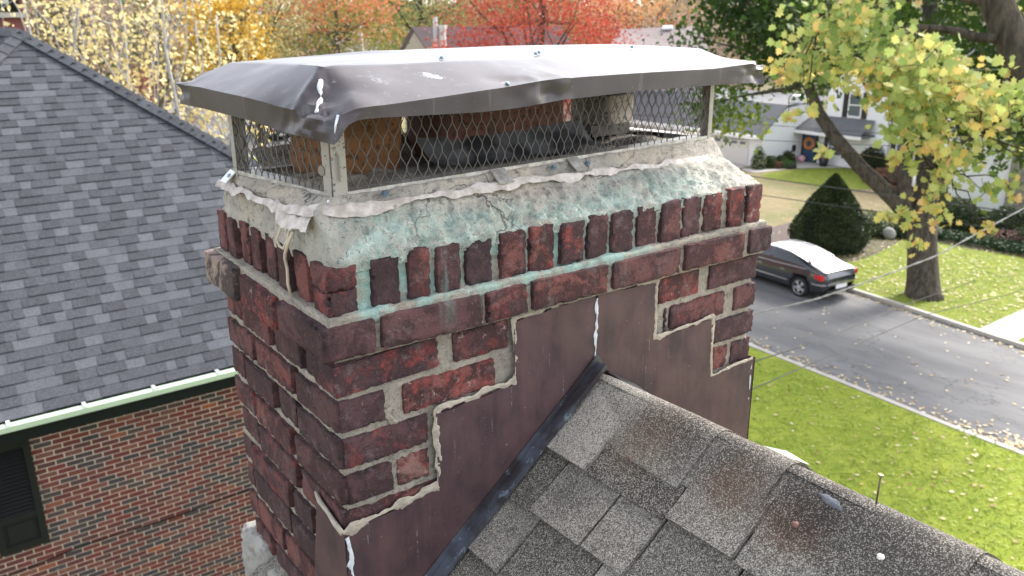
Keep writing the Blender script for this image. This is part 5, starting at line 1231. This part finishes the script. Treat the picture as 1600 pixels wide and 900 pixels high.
def window(y0, y1, z0, z1, x, parent, sh=True):
    mb = MB(); mb.box((x-.05, y0, z0), (x-.002, y1, z1)); f = mb.build('window', MT_wt2, parent)
    mb = MB(); mb.box((x-.07, y0+.09, z0+.09), (x-.051, y1-.09, z1-.09)); mb.build('pane', MT_gl, f)
    mb = MB(); mb.box((x-.085, y0+.06, (z0+z1)/2-.03), (x-.0705, y1-.06, (z0+z1)/2+.03)); mb.build('glazing_bar', MT_wt2, f)
    if sh:
        for a, b in ((y0-.36, y0-.02), (y1+.02, y1+.36)): mb = MB(); mb.box((x-.045, a, z0-.05), (x-.001, b, z1+.05)); mb.build('shutter', MT_dk, parent)
window(27.05, 27.95, -5.55, -4.1, 46.5, wh); window(24.0, 24.9, -5.55, -4.1, 46.5, wh); window(27.75, 28.75, -7.95, -6.80, 46.05, wh, False)
for a, b in ((27.5, 27.74), (28.77, 29.0)): mb = MB(); mb.box((45.99, a, -8.0), (46.03, b, -6.72)); mb.build('shutter', MT_dk, wh)
window(23.4, 24.6, -8.0, -6.6, 46.5, wh)
mb = MB(); mb.add([(46.1, 21.6, -2.6), (46.1, 29.7, -2.6), (50, 29.7, -.6), (50, 21.6, -.6), (53.9, 21.6, -2.6), (53.9, 29.7, -2.6)], [(0,3,2,1),(3,4,5,2),(0,4,3),(1,2,5)]); mb.build('main_roof', MT_rf, wh)
mb = MB(); mb.box((45.0, 30.50, -7.85), (45.28, 30.595, -7.45)); tag(mb.build('mailbox', MT_dk), 'small black mailbox on the white side wall left of the blue door', 'mailbox')
mb = MB(); mb.tube([(45.9, 28.75, -7.0), (45.9, 28.75, -7.2)], .07, 8); mb.box((45.95, 28.72, -7.12), (46.05, 28.78, -7.06)); mb.build('wall_lantern', MT_dk, wh)
mb = MB(); mb.tube([(45.6, 30.9, -5.1), (45.6, 30.9, -4.55)], [.26, .26], 12); mb.disc((45.6, 30.9, -4.48), .38, (0, 0, 1), .14, 16)
vt = mb.build('roof_vent', MT_wt2, wh)
# second white house with stone end
w2 = thing('white_house', 'white walled house with a grey stone end wall at the right edge', 'house', (0, 0, 0))
mb = MB(); mb.box((40.6, 15.75, ZG), (48, 18.6, -5.2)); mb.build('wall', MT_w, w2)
m_ = M('stone'); _v = m_.voro(2.2, vec=m_.map((1, 1, 2.6)), out='Color'); c_ = m_.mix(m_.xyz(_v)[0], (.22, .20, .17), (.40, .37, .32)); e_ = m_.mask(m_.voro(2.2, vec=m_.map((1, 1, 2.6)), feature='DISTANCE_TO_EDGE'), .06, .01); MT_st = m_.fin(m_.mix(e_, c_, (.14, .13, .12)), .9)
mb = MB(); mb.box((40.5, 6.0, ZG), (48, 15.74, -4.6)); mb.build('stone_wall', MT_st, w2)
mb = MB(); mb.prism([(40.2, 5.8, -5.2), (44.5, 5.8, -2.6), (48.8, 5.8, -5.2)], (0, 13.0, 0)); mb.build('roof', MT_rf, w2)
mb = MB(); mb.tube([(40.35, 15.4, -4.6), (40.35, 15.0, -6.3)], .05, 6); mb.build('downpipe', MT_wt2, w2)
# far houses
h3 = thing('house', 'cream gabled house with two metal flue pipes on its brown roof behind the cap', 'house', (0, 0, 0))
MT_brf = simple('brown_roof', (.15, .115, .11), .9, 0, .2, 1.5); MT_crm = simple('cream_wall_far', (.50, .45, .36), .8, 0, .05)
A = np.array((33.235, 59.067, -2.463)); B = np.array((34.194, 55.772, -2.393)); ap = np.array((34.009, 58.015, -0.427)); dv = np.array((.82, -.57, 0))*11
gz = ZG
def low(p): return (p[0], p[1], gz)
mb = MB(); mb.prism([low(A), low(B), tuple(B), tuple(ap), tuple(A)], dv); mb.build('walls', MT_crm, h3)
mb = MB(); e1 = (B-ap)*1.12+ap; e0 = (A-ap)*1.15+ap; uz = np.array((0, 0, .12)); o_ = -dv/11*.35
mb.prism([tuple(ap+uz+o_), tuple(e1+uz+o_), tuple(e1+o_-uz*.1), tuple(ap+o_-uz*.1)], dv*1.06); mb.prism([tuple(ap+uz+o_), tuple(ap+o_-uz*.1), tuple(e0+o_-uz*.1), tuple(e0+uz+o_)], dv*1.06); mb.build('roof', MT_brf, h3)
p_ = np.array((33.388, 54.119, -1.490)); mb = MB(); mb.tube([p_+np.array((0, 0, -.6)), p_+np.array((0, 0, 1.9))], .17, 10); mb.build('flue_pipe', simple('steel_pipe', (.55, .58, .62), .3, .6), h3)
p_ = np.array((33.883, 53.900, -1.130)); mb = MB(); mb.tube([p_+np.array((0, 0, -.6)), p_+np.array((0, 0, .75))], .26, 10); mb.tube([p_+np.array((0, 0, .7)), p_+np.array((0, 0, .95))], .33, 10); mb.build('flue_pipe', simple('pale_pipe', (.6, .6, .58), .4, .4), h3)
h4 = thing('house', 'low house with a long brown roof and skylight right of the red maple', 'house', (0, 0, 0))
ra, rb_ = np.array((50.340, 52.388, -0.702)), np.array((52.642, 45.585, -0.392)); ea, eb = np.array((43.606, 46.322, -2.118)), np.array((46.473, 38.955, -2.174)); 
mb = MB(); mb.add([ra, rb_, eb, ea, ra-np.array((0, 0, .2)), rb_-np.array((0, 0, .2)), eb-np.array((0, 0, .2)), ea-np.array((0, 0, .2))], [(0,3,2,1),(4,5,6,7),(0,1,5,4),(2,3,7,6),(1,2,6,5),(3,0,4,7)]); mb.build('roof', MT_brf, h4)
mb = MB(); mb.add([low(ea), low(eb), eb-np.array((0,0,.25)), ea-np.array((0,0,.25)), low(ra), low(rb_), rb_-np.array((0,0,.25)), ra-np.array((0,0,.25))], [(0,1,2,3),(1,5,6,2),(4,0,3,7)]); mb.build('walls', simple('grey_wall', (.42, .40, .38), .8), h4)
s_ = np.array((50.637, 47.684, -0.476)); du_ = (rb_-ra)/np.linalg.norm(rb_-ra); dw_ = (ea-ra)/np.linalg.norm(ea-ra); nn_2 = np.cross(du_, dw_); nn_2 *= np.sign(nn_2[2])
fr_ = ra+du_*np.dot(s_-ra, du_)+dw_*.9; mb = MB(); mb.obox(fr_+nn_2*.12, du_*.42, dw_*.42, nn_2*.10); mb.build('skylight', simple('skylight', (.8, .82, .84), .12), h4)
h5 = thing('house', 'grey house side glimpsed behind the chimney cap mesh at the foot of the red maple', 'house', (0, 0, 0))
mb = MB(); mb.prism([(47, 47, ZG), (47, 53, ZG), (47, 53, -5.6), (47, 50, -4.0), (47, 47, -5.6)], (9, 0, 0)); mb.build('walls', simple('pale_grey_wall', (.5, .5, .5), .7), h5)
mb = MB(); mb.prism([(46.7, 46.6, -5.75), (46.7, 50, -3.9), (46.7, 53.4, -5.75), (46.7, 53.4, -5.55), (46.7, 50, -3.65), (46.7, 46.6, -5.55)], (9.6, 0, 0)); mb.build('roof', MT_rf, h5)

# shrubs ---------------------------------------------------------------
def shrub(name, label, c, r, stops, n, ls, seed, cone=False, cat='shrub', group=None):
    R = np.random.RandomState(seed); c = np.array(c, float); r = np.array(r, float)
    u = R.uniform(0, 1, n); th = R.uniform(0, 2*PI, n)
    if cone:
        h = u**.8; rad = np.where(h < .14, .86+h, 1-((h-.14)/.86)**1.5*.97)*(1+.035*R.normal(size=n)+.07*vnoise(np.stack([np.cos(th)*2, np.sin(th)*2, h*4], 1), 1.6, 5)); P = np.stack([np.cos(th)*rad*r[0], np.sin(th)*rad*r[1], h*r[2]], 1)
    else:
        d = R.normal(size=(n, 3)); d[:, 2] = np.abs(d[:, 2])-.12; d /= np.linalg.norm(d, axis=1, keepdims=True); P = d*r*(1+.10*vnoise(d, 3.2, seed)+.04*R.normal(size=n))[:, None]
    t = thing(name, label, cat, tuple(c), group)
    leaf_mesh('foliage', P, ls, np.clip(.5+.4*vnoise(P, 2.2, seed)+R.normal(0, .16, n), 0, 1), leaf_mat(name+'_leaf', stops, .15), t, T_quad, seed=seed)
    # inner dark body of twigs so that it is dense
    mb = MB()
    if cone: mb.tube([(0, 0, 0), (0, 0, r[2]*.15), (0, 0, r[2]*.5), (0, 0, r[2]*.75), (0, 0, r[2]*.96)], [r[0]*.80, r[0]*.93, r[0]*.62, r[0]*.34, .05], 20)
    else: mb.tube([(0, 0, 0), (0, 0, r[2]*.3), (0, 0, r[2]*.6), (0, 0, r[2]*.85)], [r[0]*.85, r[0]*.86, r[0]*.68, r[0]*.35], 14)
    mb.build('inner_twigs', MT_twig, t, True); return t
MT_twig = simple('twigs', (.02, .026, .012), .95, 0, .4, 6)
YEW = [(0, (.012, .022, .008)), (.5, (.030, .050, .014)), (1, (.075, .095, .03))]; BOX = [(0, (.025, .04, .012)), (.5, (.06, .09, .02)), (1, (.12, .15, .04))]
shrub('cone_shrub', 'big dark green clipped cone shaped yew behind the parked dark sedan', (29.0, 17.3, GL), (1.50, 1.50, 2.95), YEW, 15000, .10, 1, True)
shrub('round_shrub', 'rounded dark green shrub against the white wall right of the porch', (46.0, 25.6, GL), (.95, .95, 1.35), YEW, 3000, .12, 2)
for k, (x, y, r_, lab) in enumerate([(42.4, 30.2, .50, 'clipped low box shrub nearest the garage by the curved path'), (43.3, 30.1, .48, 'clipped low box shrub in the middle of the three by the curved path'), (44.4, 30.5, .58, 'clipped low box shrub nearest the blue door by the curved path')]):
    shrub('box_shrub', lab, (x, y, GL), (r_, r_, r_*1.35), BOX, 1300, .09, 3+k, group='clipped box shrubs along the path')
shrub('leafy_shrub', 'thin light green shrub at the right corner of the garage door', (41.5, 30.4, GL), (.45, .45, 1.3), [(0, (.10, .14, .06)), (1, (.30, .34, .18))], 500, .12, 9)
shrub('low_plant', 'low bright green plant at the edge of the curved path', (43.2, 29.6, GL), (.7, .45, .42), [(0, (.05, .12, .02)), (1, (.13, .24, .05))], 900, .10, 10, cat='plant')
shrub('low_plant', 'small reddish plant between the clipped shrubs and the path', (42.6, 29.8, GL), (.4, .4, .40), [(0, (.14, .06, .04)), (1, (.3, .14, .09))], 500, .09, 11, cat='plant')
shrub('spreading_shrub', 'rusty red spreading shrub beneath the maple in front of the white wall', (43.5, 21.9, GL), (1.9, 2.3, 1.05), [(0, (.14, .06, .04)), (1, (.32, .16, .10))], 2600, .16, 12)
HG = [(36.4, 15.8, 1.0, 1.5, 'dark green bush under the near maple, left of the white rock'), (36.9, 14.0, 1.1, 1.35, 'dark green bush at the right edge behind the ground cover'), (36.2, 12.0, 1.2, 1.5, 'dark green bush farthest right beyond the lawn'), (38.6, 17.9, .9, 1.2, 'low green bush beside the white post')]
for k, (x, y, r_, h_, lab) in enumerate(HG): shrub('garden_bush', lab, (x, y, GL), (r_, r_, h_*.75), BOX if k == 3 else [(0, (.02, .035, .012)), (1, (.07, .10, .03))], 2200, .14, 20+k)
shrub('garden_bush', 'grey green bush at the foot of the leaning limb behind the lawn', (32.2, 17.6, GL), (1.0, 1.0, .9), [(0, (.06, .08, .03)), (1, (.2, .22, .1))], 1500, .13, 27)
shrub('garden_bush', 'dark low bush right behind the maple trunk', (33.6, 16.2, GL), (1.3, .9, .75), [(0, (.02, .035, .012)), (1, (.06, .09, .02))], 1500, .13, 28)
shrub('flowering_plant', 'dusky pink flowering plant among the bushes at the right edge', (35.6, 12.9, GL), (.6, 1.5, .45), [(0, (.2, .08, .06)), (1, (.5, .28, .26))], 1100, .10, 29, cat='plant')
R = np.random.RandomState(3); n = 5200; y = R.uniform(9.5, 15.5, n); x = 33.3+(15.5-y)*.06+R.uniform(0, 1.3, n); P = np.stack([x, y, GL+.05+R.uniform(0, .25, n)], 1)
leaf_mesh('ground_cover', P, .12, R.uniform(0, .7, n), leaf_mat('cover_leaf', [(0, (.02, .04, .018)), (1, (.06, .11, .04))], .1), None, T_quad, seed=9, kind='stuff')
def rock(label, c, r, col, seed, cat='rock', name='garden_rock'):
    U, F = lattice_box(6, 6, 6); p = U*2-1; p = p/np.linalg.norm(p, axis=1, keepdims=True); p = p*np.array(r)*(1+.25*fbm(p, 1.7, seed, 2))[:, None]
    o = mk(name, p, F, simple(name+'_stone', col, .9, 0, .3, 4), None, True); o.location = c; return tag(o, label, cat)
rock('pale round garden rock in the mulch bed beside the dark bush', (32.1, 16.5, GL+.18), (.27, .27, .27), (.30, .29, .26), 3)
pt = thing('post', 'white round topped post standing behind the maple trunk', 'post', (37.6, 18.4, GL)); mb = MB(); mb.tube([(0, 0, 0), (0, 0, 1.15)], .14, 12); mb.build('shaft', MT_wt2, pt, True)
mb = MB(); mb.tube([(0, 0, 1.15), (0, 0, 1.25), (0, 0, 1.65), (0, 0, 1.85), (0, 0, 1.95)], [.16, .27, .27, .18, .03], 14); mb.build('rounded_top', MT_wt2, pt, True)
pl_ = thing('planter', 'dark planter with red flowers at the foot of the porch', 'planter', (45.3, 28.45, GL)); mb = MB(); mb.tube([(0, 0, 0), (0, 0, .5)], [.22, .32], 12); mb.build('pot', MT_dk, pl_, True)
R = np.random.RandomState(5); P = R.normal(size=(260, 3))*np.array((.22, .22, .16))+np.array((0, 0, .72)); leaf_mesh('foliage', P, .12, R.uniform(0, 1, 260), leaf_mat('red_flower', [(0, (.35, .06, .05)), (1, (.6, .2, .15))], .2), pl_, T_quad, seed=2)
U, F = lattice_box(8, 8, 8); p = U*2-1; p = p/np.linalg.norm(p, axis=1, keepdims=True); o = mk('pumpkin', p*np.array((.26, .26, .22)), F, simple('pink_skin', (.75, .42, .45), .5), None, True); o.location = (45.6, 30.25, GL+.22); tag(o, 'pink pumpkin on the path left of the blue door', 'pumpkin')

# ================================================================== CARS
def car(label, loc, rz, paint, Lc=4.8, Wc=1.86, Hc=1.42, detail=True, group=None):
    t = thing('parked_car', label, 'car', loc, group, rz)     # nose towards +y, local origin at ground centre
    # side profile stations from rear (-) to front (+): y, sill z, belt z, half width at belt, roof z, half width at roof
    ST = [(-2.38,.52,.80,.70,.80,.60),(-2.33,.36,.93,.80,.965,.66),(-2.15,.30,.98,.875,1.02,.69),(-1.80,.27,.99,.91,1.10,.66),(-1.30,.25,.985,.925,1.255,.635),(-.80,.24,.965,.93,1.375,.62),(-.20,.23,.945,.93,1.42,.615),(.30,.23,.93,.93,1.395,.61),(.80,.24,.915,.925,1.24,.60),(1.20,.25,.90,.915,1.03,.62),(1.45,.26,.885,.905,.925,.66),(1.90,.28,.80,.885,.86,.64),(2.20,.30,.70,.82,.74,.58),(2.38,.40,.55,.68,.58,.50)]
    ys_ = np.array([s[0] for s in ST]); yy = np.linspace(-2.38, 2.38, 61)
    def sp(k): 
        v = np.array([s[k] for s in ST]); return np.interp(yy, ys_, v)
    sill, belt, hw, roof, hr = [sp(k) for k in (1, 2, 3, 4, 5)]
    for arr in (belt, hw, roof, hr): arr[1:-1] = (arr[:-2]+2*arr[1:-1]+arr[2:])/4
    K = 15; V = []
    for i, y in enumerate(yy):
        h = belt[i]-sill[i]; rowp = []
        prof = [(.80, 0), (.93, .04), (.985, .22), (1.0, .5), (.99, .72), (.965, .88), (.94, 1.0)]
        for a, b in prof: rowp.append((hw[i]*a, sill[i]+h*b))
        top_in = roof[i]-belt[i]
        for a, b in ((.10, .30), (.36, .62), (.75, .86), (1.0, .955)): rowp.append((hw[i]*.94+(hr[i]-hw[i]*.94)*a, belt[i]+top_in*b))
        for a, b in ((.80, .985), (.5, .998), (0, 1.01)): rowp.append((hr[i]*a, belt[i]+top_in*b))
        for x, z in rowp: V.append((-x, y, z))
        for x, z in rowp[-2::-1]: V.append((x, y, z))
    m_ = 27; n_ = len(yy); Wy = (-1.43, 1.38); wr = .37
    F = []; GF = []
    for i in range(n_-1):
        for j in range(m_-1):
            jj = j if j < 13 else m_-2-j; yc = (yy[i]+yy[i+1])/2; f = (i*m_+j, (i+1)*m_+j, (i+1)*m_+j+1, i*m_+j+1)
            side_glass = (7 <= jj <= 9) and -1.55 < yc < 1.02 and not (-.14 < yc < -.04)
            scr = jj >= 10 and ((.52 < yc < 1.28) or (-2.0 < yc < -1.0))
            if (side_glass and (roof[i]-belt[i]) > .10) or scr: GF.append(f)
            else: F.append(f)
    F += [tuple(range(m_))[::-1], tuple((n_-1)*m_+j for j in range(m_)), ]
    s_ = np.array((Wc/1.86, Lc/4.76, Hc/1.42)); Va = np.array(V)*s_
    # wheel arches: push the side in round each wheel
    for wy in Wy:
        dd = np.hypot((Va[:, 1]-wy*s_[1]), (Va[:, 2]-.33)); mk_ = (dd < wr+.02) & (np.abs(Va[:, 0]) > .5); Va[mk_, 0] *= .80
    body = mk('body', Va, F, paint, t, True, None, 38)
    mk('glass', Va, GF, MT_cgl, t, True)
    mb = MB(); mb.box((-.70, -2.2, .18), (.70, 2.2, .30)); mb.build('underbody', MT_rub, t)
    for wy in Wy:
        for sx in (-1, 1):
            mb = MB(); x = sx*(Wc/2-.12); c = np.array((x, wy*s_[1], .325)); ring_ = []
            prof = [(-.11, .25), (-.10, .315), (-.06, .325), (.06, .325), (.10, .315), (.11, .25)]
            nseg = 28; Vv = []
            for k in range(nseg):
                a = 2*PI*k/nseg
                for dx, r in prof: Vv.append(c+np.array((dx, r*math.cos(a), r*math.sin(a))))
            mb.add(Vv, [(k*6+q, ((k+1) % nseg)*6+q, ((k+1) % nseg)*6+q+1, k*6+q+1) for k in range(nseg) for q in range(5)]); tyre = mb.build('wheel', MT_rub, t, True)
            mb = MB(); co = c+np.array((sx*.075, 0, 0)); 
            for k in range(10):
                a = 2*PI*k/10+.1; a2 = a+(.16 if k % 2 else -.16); mb.bar(co+np.array((sx*.02, .05*math.cos(a), .05*math.sin(a))), co+np.array((sx*.012, .235*math.cos(a2), .235*math.sin(a2))), .035, .02, upv=(1, 0, 0))
            mb.tube([co+np.array((sx*.01, .24*math.cos(a), .24*math.sin(a))) for a in np.linspace(0, 2*PI, 25)], .016, 6); mb.disc(co+np.array((sx*.025, 0, 0)), .055, (1, 0, 0), .03, 12)
            mb.build('rim', MT_alu, tyre, True)
            mb = MB(); mb.disc(c+np.array((sx*.02, 0, 0)), .24, (1, 0, 0), .02, 20); mb.build('brake_disc', MT_rub, tyre)
    def along(y0, y1, zf, off, w, h, name, mat, both=True):
        for sx in ((-1, 1) if both else (-1,)):
            mb = MB(); pts = []
            for y in np.linspace(y0, y1, 18):
                z, hwv = zf(y); pts.append((sx*(hwv+off)*s_[0], y*s_[1], z*s_[2]))
            for a, b in zip(pts[:-1], pts[1:]): mb.bar(a, b, w, h)
            mb.build(name, mat, t)
    bz = lambda y: (float(np.interp(y, yy, belt))+.012, float(np.interp(y, yy, hw))*.94)
    along(-1.62, 1.15, bz, .006, .02, .032, 'belt_trim', MT_chr)
    along(-.95, 1.05, lambda y: (.47, float(np.interp(y, yy, hw))), .002, .016, .045, 'rocker_trim', MT_chr)
    def arch(y):
        u = (y+1.66)/(2.75); b = float(np.interp(y, yy, belt)); r_ = float(np.interp(y, yy, roof)); w1 = float(np.interp(y, yy, hw))*.94; w2_ = float(np.interp(y, yy, hr)); return (b+(r_-b)*.965, w2_+(w1-w2_)*.0)
    along(-1.5, .9, arch, .006, .018, .022, 'window_trim', MT_chr)
    for sx in (-1, 1):
        mb = MB(); mb.obox((sx*.745, -2.235, .83), (.155, -.0, 0), (sx*.0, .07, 0), (0, .0, .085)); mb.obox((sx*.862, -2.13, .835), (.025, 0, 0), (sx*-.006, .14, 0), (0, 0, .075)); mb.build('tail_light', MT_tail, t)
        mb = MB(); mb.obox((sx*.66, -2.31, .83), (.05, 0, 0), (0, .02, 0), (0, 0, .04)); mb.build('reverse_light', MT_chr, t)
        mb = MB(); mb.obox((sx*.68, 2.24, .63), (.16, 0, 0), (0, .10, 0), (0, 0, .06)); mb.build('headlight', MT_chr, t)
        mb = MB(); mb.obox((sx*1.0, .78, .98), (.09, 0, 0), (0, .06, 0), (0, 0, .06)); mb.obox((sx*.90, .80, .95), (.05, 0, 0), (0, .02, 0), (0, 0, .015)); mb.build('wing_mirror', paint, t)
        for yh in (-.72, .28): mb = MB(); mb.obox((sx*.932, yh, .80), (.012, 0, 0), (0, .09, 0), (0, 0, .013)); mb.build('door_handle', MT_chr, t)
    for sx in (-1, 1):
        for ysm in (-.10, .98, -1.0):
            mb = MB(); pts = []
            for tt in np.linspace(0.06, 1, 9):
                yv = ysm+(.28*(1-tt)**2 if ysm == -1.0 else 0); hwv = float(np.interp(yv, yy, hw)); b_ = float(np.interp(yv, yy, belt)); s0_ = float(np.interp(yv, yy, sill)); pf = float(np.interp(tt, [0, .04, .22, .5, .72, .88, 1], [.80, .93, .985, 1, .99, .965, .94])); pts.append((sx*(hwv*pf+.001), yv, s0_+(b_-s0_)*tt))
            mb.tube(pts, .0055, 4); mb.build('door_seam', MT_rub, t)
    mb = MB(); pts = [(-.93, -1.95, .60), (-.93, -2.12, .60), (-.86, -2.30, .60), (-.6, -2.41, .60), (0, -2.44, .60), (.6, -2.41, .60), (.86, -2.30, .60), (.93, -2.12, .60), (.93, -1.95, .60)]
    for a, b in zip(pts[:-1], pts[1:]): mb.bar(a, b, .03, .05)
    mb.build('bumper_trim', MT_chr, t)
    mb = MB(); mb.obox((0, -2.405, .50), (.27, 0, 0), (0, .012, 0), (0, 0, .08)); mb.build('number_plate', MT_wt2, t)
    mb = MB(); mb.obox((0, -2.385, .34), (.70, 0, 0), (0, .03, 0), (0, 0, .07)); mb.build('rear_diffuser', MT_rub, t)
    return t
def paintm(name, col, rough=.25):
    m = M(name); m.fin(col, rough, .15, .5); m.b.inputs['Coat Weight'].default_value = 1.0; m.b.inputs['Coat Roughness'].default_value = .06; return m.m
MT_cgl = M('car_glass').fin((.012, .014, .016), .05, 0, .9); MT_rub = simple('rubber', (.014, .014, .015), .8); MT_alu = simple('alloy', (.55, .55, .56), .3, .8, .05); MT_chr = simple('chrome', (.75, .75, .76), .12, 1.0, .02)
m_ = M('tail_lens'); MT_tail = m_.fin((.55, .02, .025), .15, 0, .6)
c1 = car('dark charcoal sedan parked along the far kerb in front of the cone shaped shrub', (23.95, 15.75, ZG), math.radians(-5.0), paintm('charcoal_paint', (.030, .032, .038)))
c2 = car('blue grey car parked far up the street, seen through the left cap mesh', (23.6, 63.6, ZG), math.radians(1), paintm('blue_grey_paint', (.10, .125, .16)), 4.4, 1.75, 1.5)

# ================================================================== POLES AND WIRES
MT_pole = simple('grey_pole_wood', (.33, .30, .28), .9, 0, .2, 3)
p1 = thing('utility_pole', 'grey utility pole with a transformer among the yellow leaved trees', 'utility pole', (25.5, 95, ZG)); mb = MB(); mb.tube([(0, 0, 0), (0, 0, 9.2)], [.26, .18], 10); mb.build('shaft', MT_pole, p1, True)
mb = MB(); mb.tube([(.55, -.3, 5.4), (.55, -.3, 7.8)], .55, 14); mb.build('transformer', simple('transformer_grey', (.55, .56, .57), .4, .2), p1, True)
mb = MB(); mb.bar((-1.6, 0, 8.4), (1.6, 0, 8.4), .18, .18); mb.bar((0, -.1, 5.0), (5.5, -.4, 6.3), .10, .10); mb.bar((0, 0, 6.9), (8.5, -.5, 7.2), .06, .06); mb.build('cross_arm', MT_pole, p1)
p2_ = thing('utility_pole', 'short grey pole with a pale cross arm in front of the red and green tree', 'utility pole', (36.4, 72.4, ZG)); mb = MB(); mb.tube([(0, 0, 0), (0, 0, 8.3)], [.28, .20], 10); mb.build('shaft', MT_pole, p2_, True)
mb = MB(); mb.tube([(-1.2, .8, 6.3), (-.5, .35, 5.9), (0, 0, 5.8), (.5, -.35, 5.9), (1.2, -.8, 6.3)], .13, 6); mb.build('cross_arm', simple('pale_arm', (.7, .7, .7), .4), p2_, True)
p3_ = thing('utility_pole', 'wooden utility pole outside the frame that carries the street wires', 'utility pole', (19.0, -8.0, ZG)) if False else None
MT_wire = simple('wire', (.06, .06, .06), .95, 0, .1); MT_wirel = simple('grey_wire', (.20, .195, .19), .9, 0, .3, 20)
def wire(label, a, b, r, mat, sag=.1, group='thin street wires crossing in front of the maples', ext=(0, 1)):
    a, b = np.array(a, float), np.array(b, float); d = b-a; A_, B_ = a-d*ext[0], b+d*ext[1]
    pts = [A_*(1-t)+B_*t-np.array((0, 0, sag*4*t*(1-t)))+np.array((0, 0, 0)) for t in np.linspace(0, 1, 28)]
    mb = MB(); mb.tube(pts, r, 5); tag(mb.build('wire', mat, None, True), label, 'wire', group)
wire('thin street wire crossing just below the porch roof of the white house', (19,13.87,-2.52), (19,9.46,-2.38), .008, MT_wire, .02, ext=(5, 2))
wire('thin street wire crossing at the height of the garage door windows', (19,13.82,-2.96), (19,9.42,-2.65), .008, MT_wire, .02, ext=(5, 2))
wire('dark street wire passing over the tip of the cone shrub', (19,13.97,-4.0), (19,6.43,-3.77), .014, MT_wire, .02, ext=(4, 1))
wire('lowest street wire crossing the middle of the cone shrub', (19,13.25,-4.47), (19,6.36,-4.18), .011, MT_wire, .02, ext=(4, 1))
wire('upper street wire leaving the right corner of the chimney cap', (19,13.66,-1.01), (19,6.95,-.75), .008, MT_wirel, .02, ext=(4, 1))
wire('street wire just below the topmost one right of the chimney cap', (19,13.5,-1.25), (19,10.75,-1.18), .008, MT_wirel, .01, ext=(8, 2))
TH = [(3.4,2.9,-2.0),(4.83,3.25,-2.22),(5.84,3.49,-2.36),(7.2,3.72,-2.56),(8.32,3.89,-2.66),(10.47,4.1,-2.74),(14.05,4.51,-2.64),(16.73,4.63,-2.32),(22,4.8,-1.2)]
mb = MB(); dense = []
P_ = np.array(TH); S = np.linspace(0, len(TH)-1, 90); 
for k in range(3): dense.append(np.interp(S, np.arange(len(TH)), P_[:, k]))
Q = np.stack(dense, 1)
for ph in (0, PI): mb.tube([q+np.array((0, math.sin(i*1.5+ph), math.cos(i*1.5+ph)))*.007 for i, q in enumerate(Q)], .0062, 5)
tag(mb.build('service_cable', MT_wirel, None, True), 'thick twisted grey service cable crossing the maple trunk and the car bumper', 'cable')
for lab, pts in (('dark wire crossing the kerb onto the near lawn, lowest of the slanting wires', [(3.2,2.5,-2.6),(4.54,2.95,-2.84),(5.71,3.31,-3.04),(8.15,3.94,-3.49),(11.94,4.82,-4.11),(16.5,5.5,-4.9),(20,6,-5.4)]), ('faint slanting wire just above the lowest one over the road', [(3.2,2.6,-2.3),(4.59,3.02,-2.58),(5.76,3.38,-2.8),(8.06,4.07,-3.34),(11.6,5.11,-3.99),(17.68,6.6,-5.1)])):
    P_ = np.array(pts); S = np.linspace(0, len(pts)-1, 40); mb = MB(); mb.tube(np.stack([np.interp(S, np.arange(len(pts)), P_[:, k]) for k in range(3)], 1), .0065, 5); tag(mb.build('wire', MT_wire, None, True), lab, 'wire', 'slanting service wires over the road')
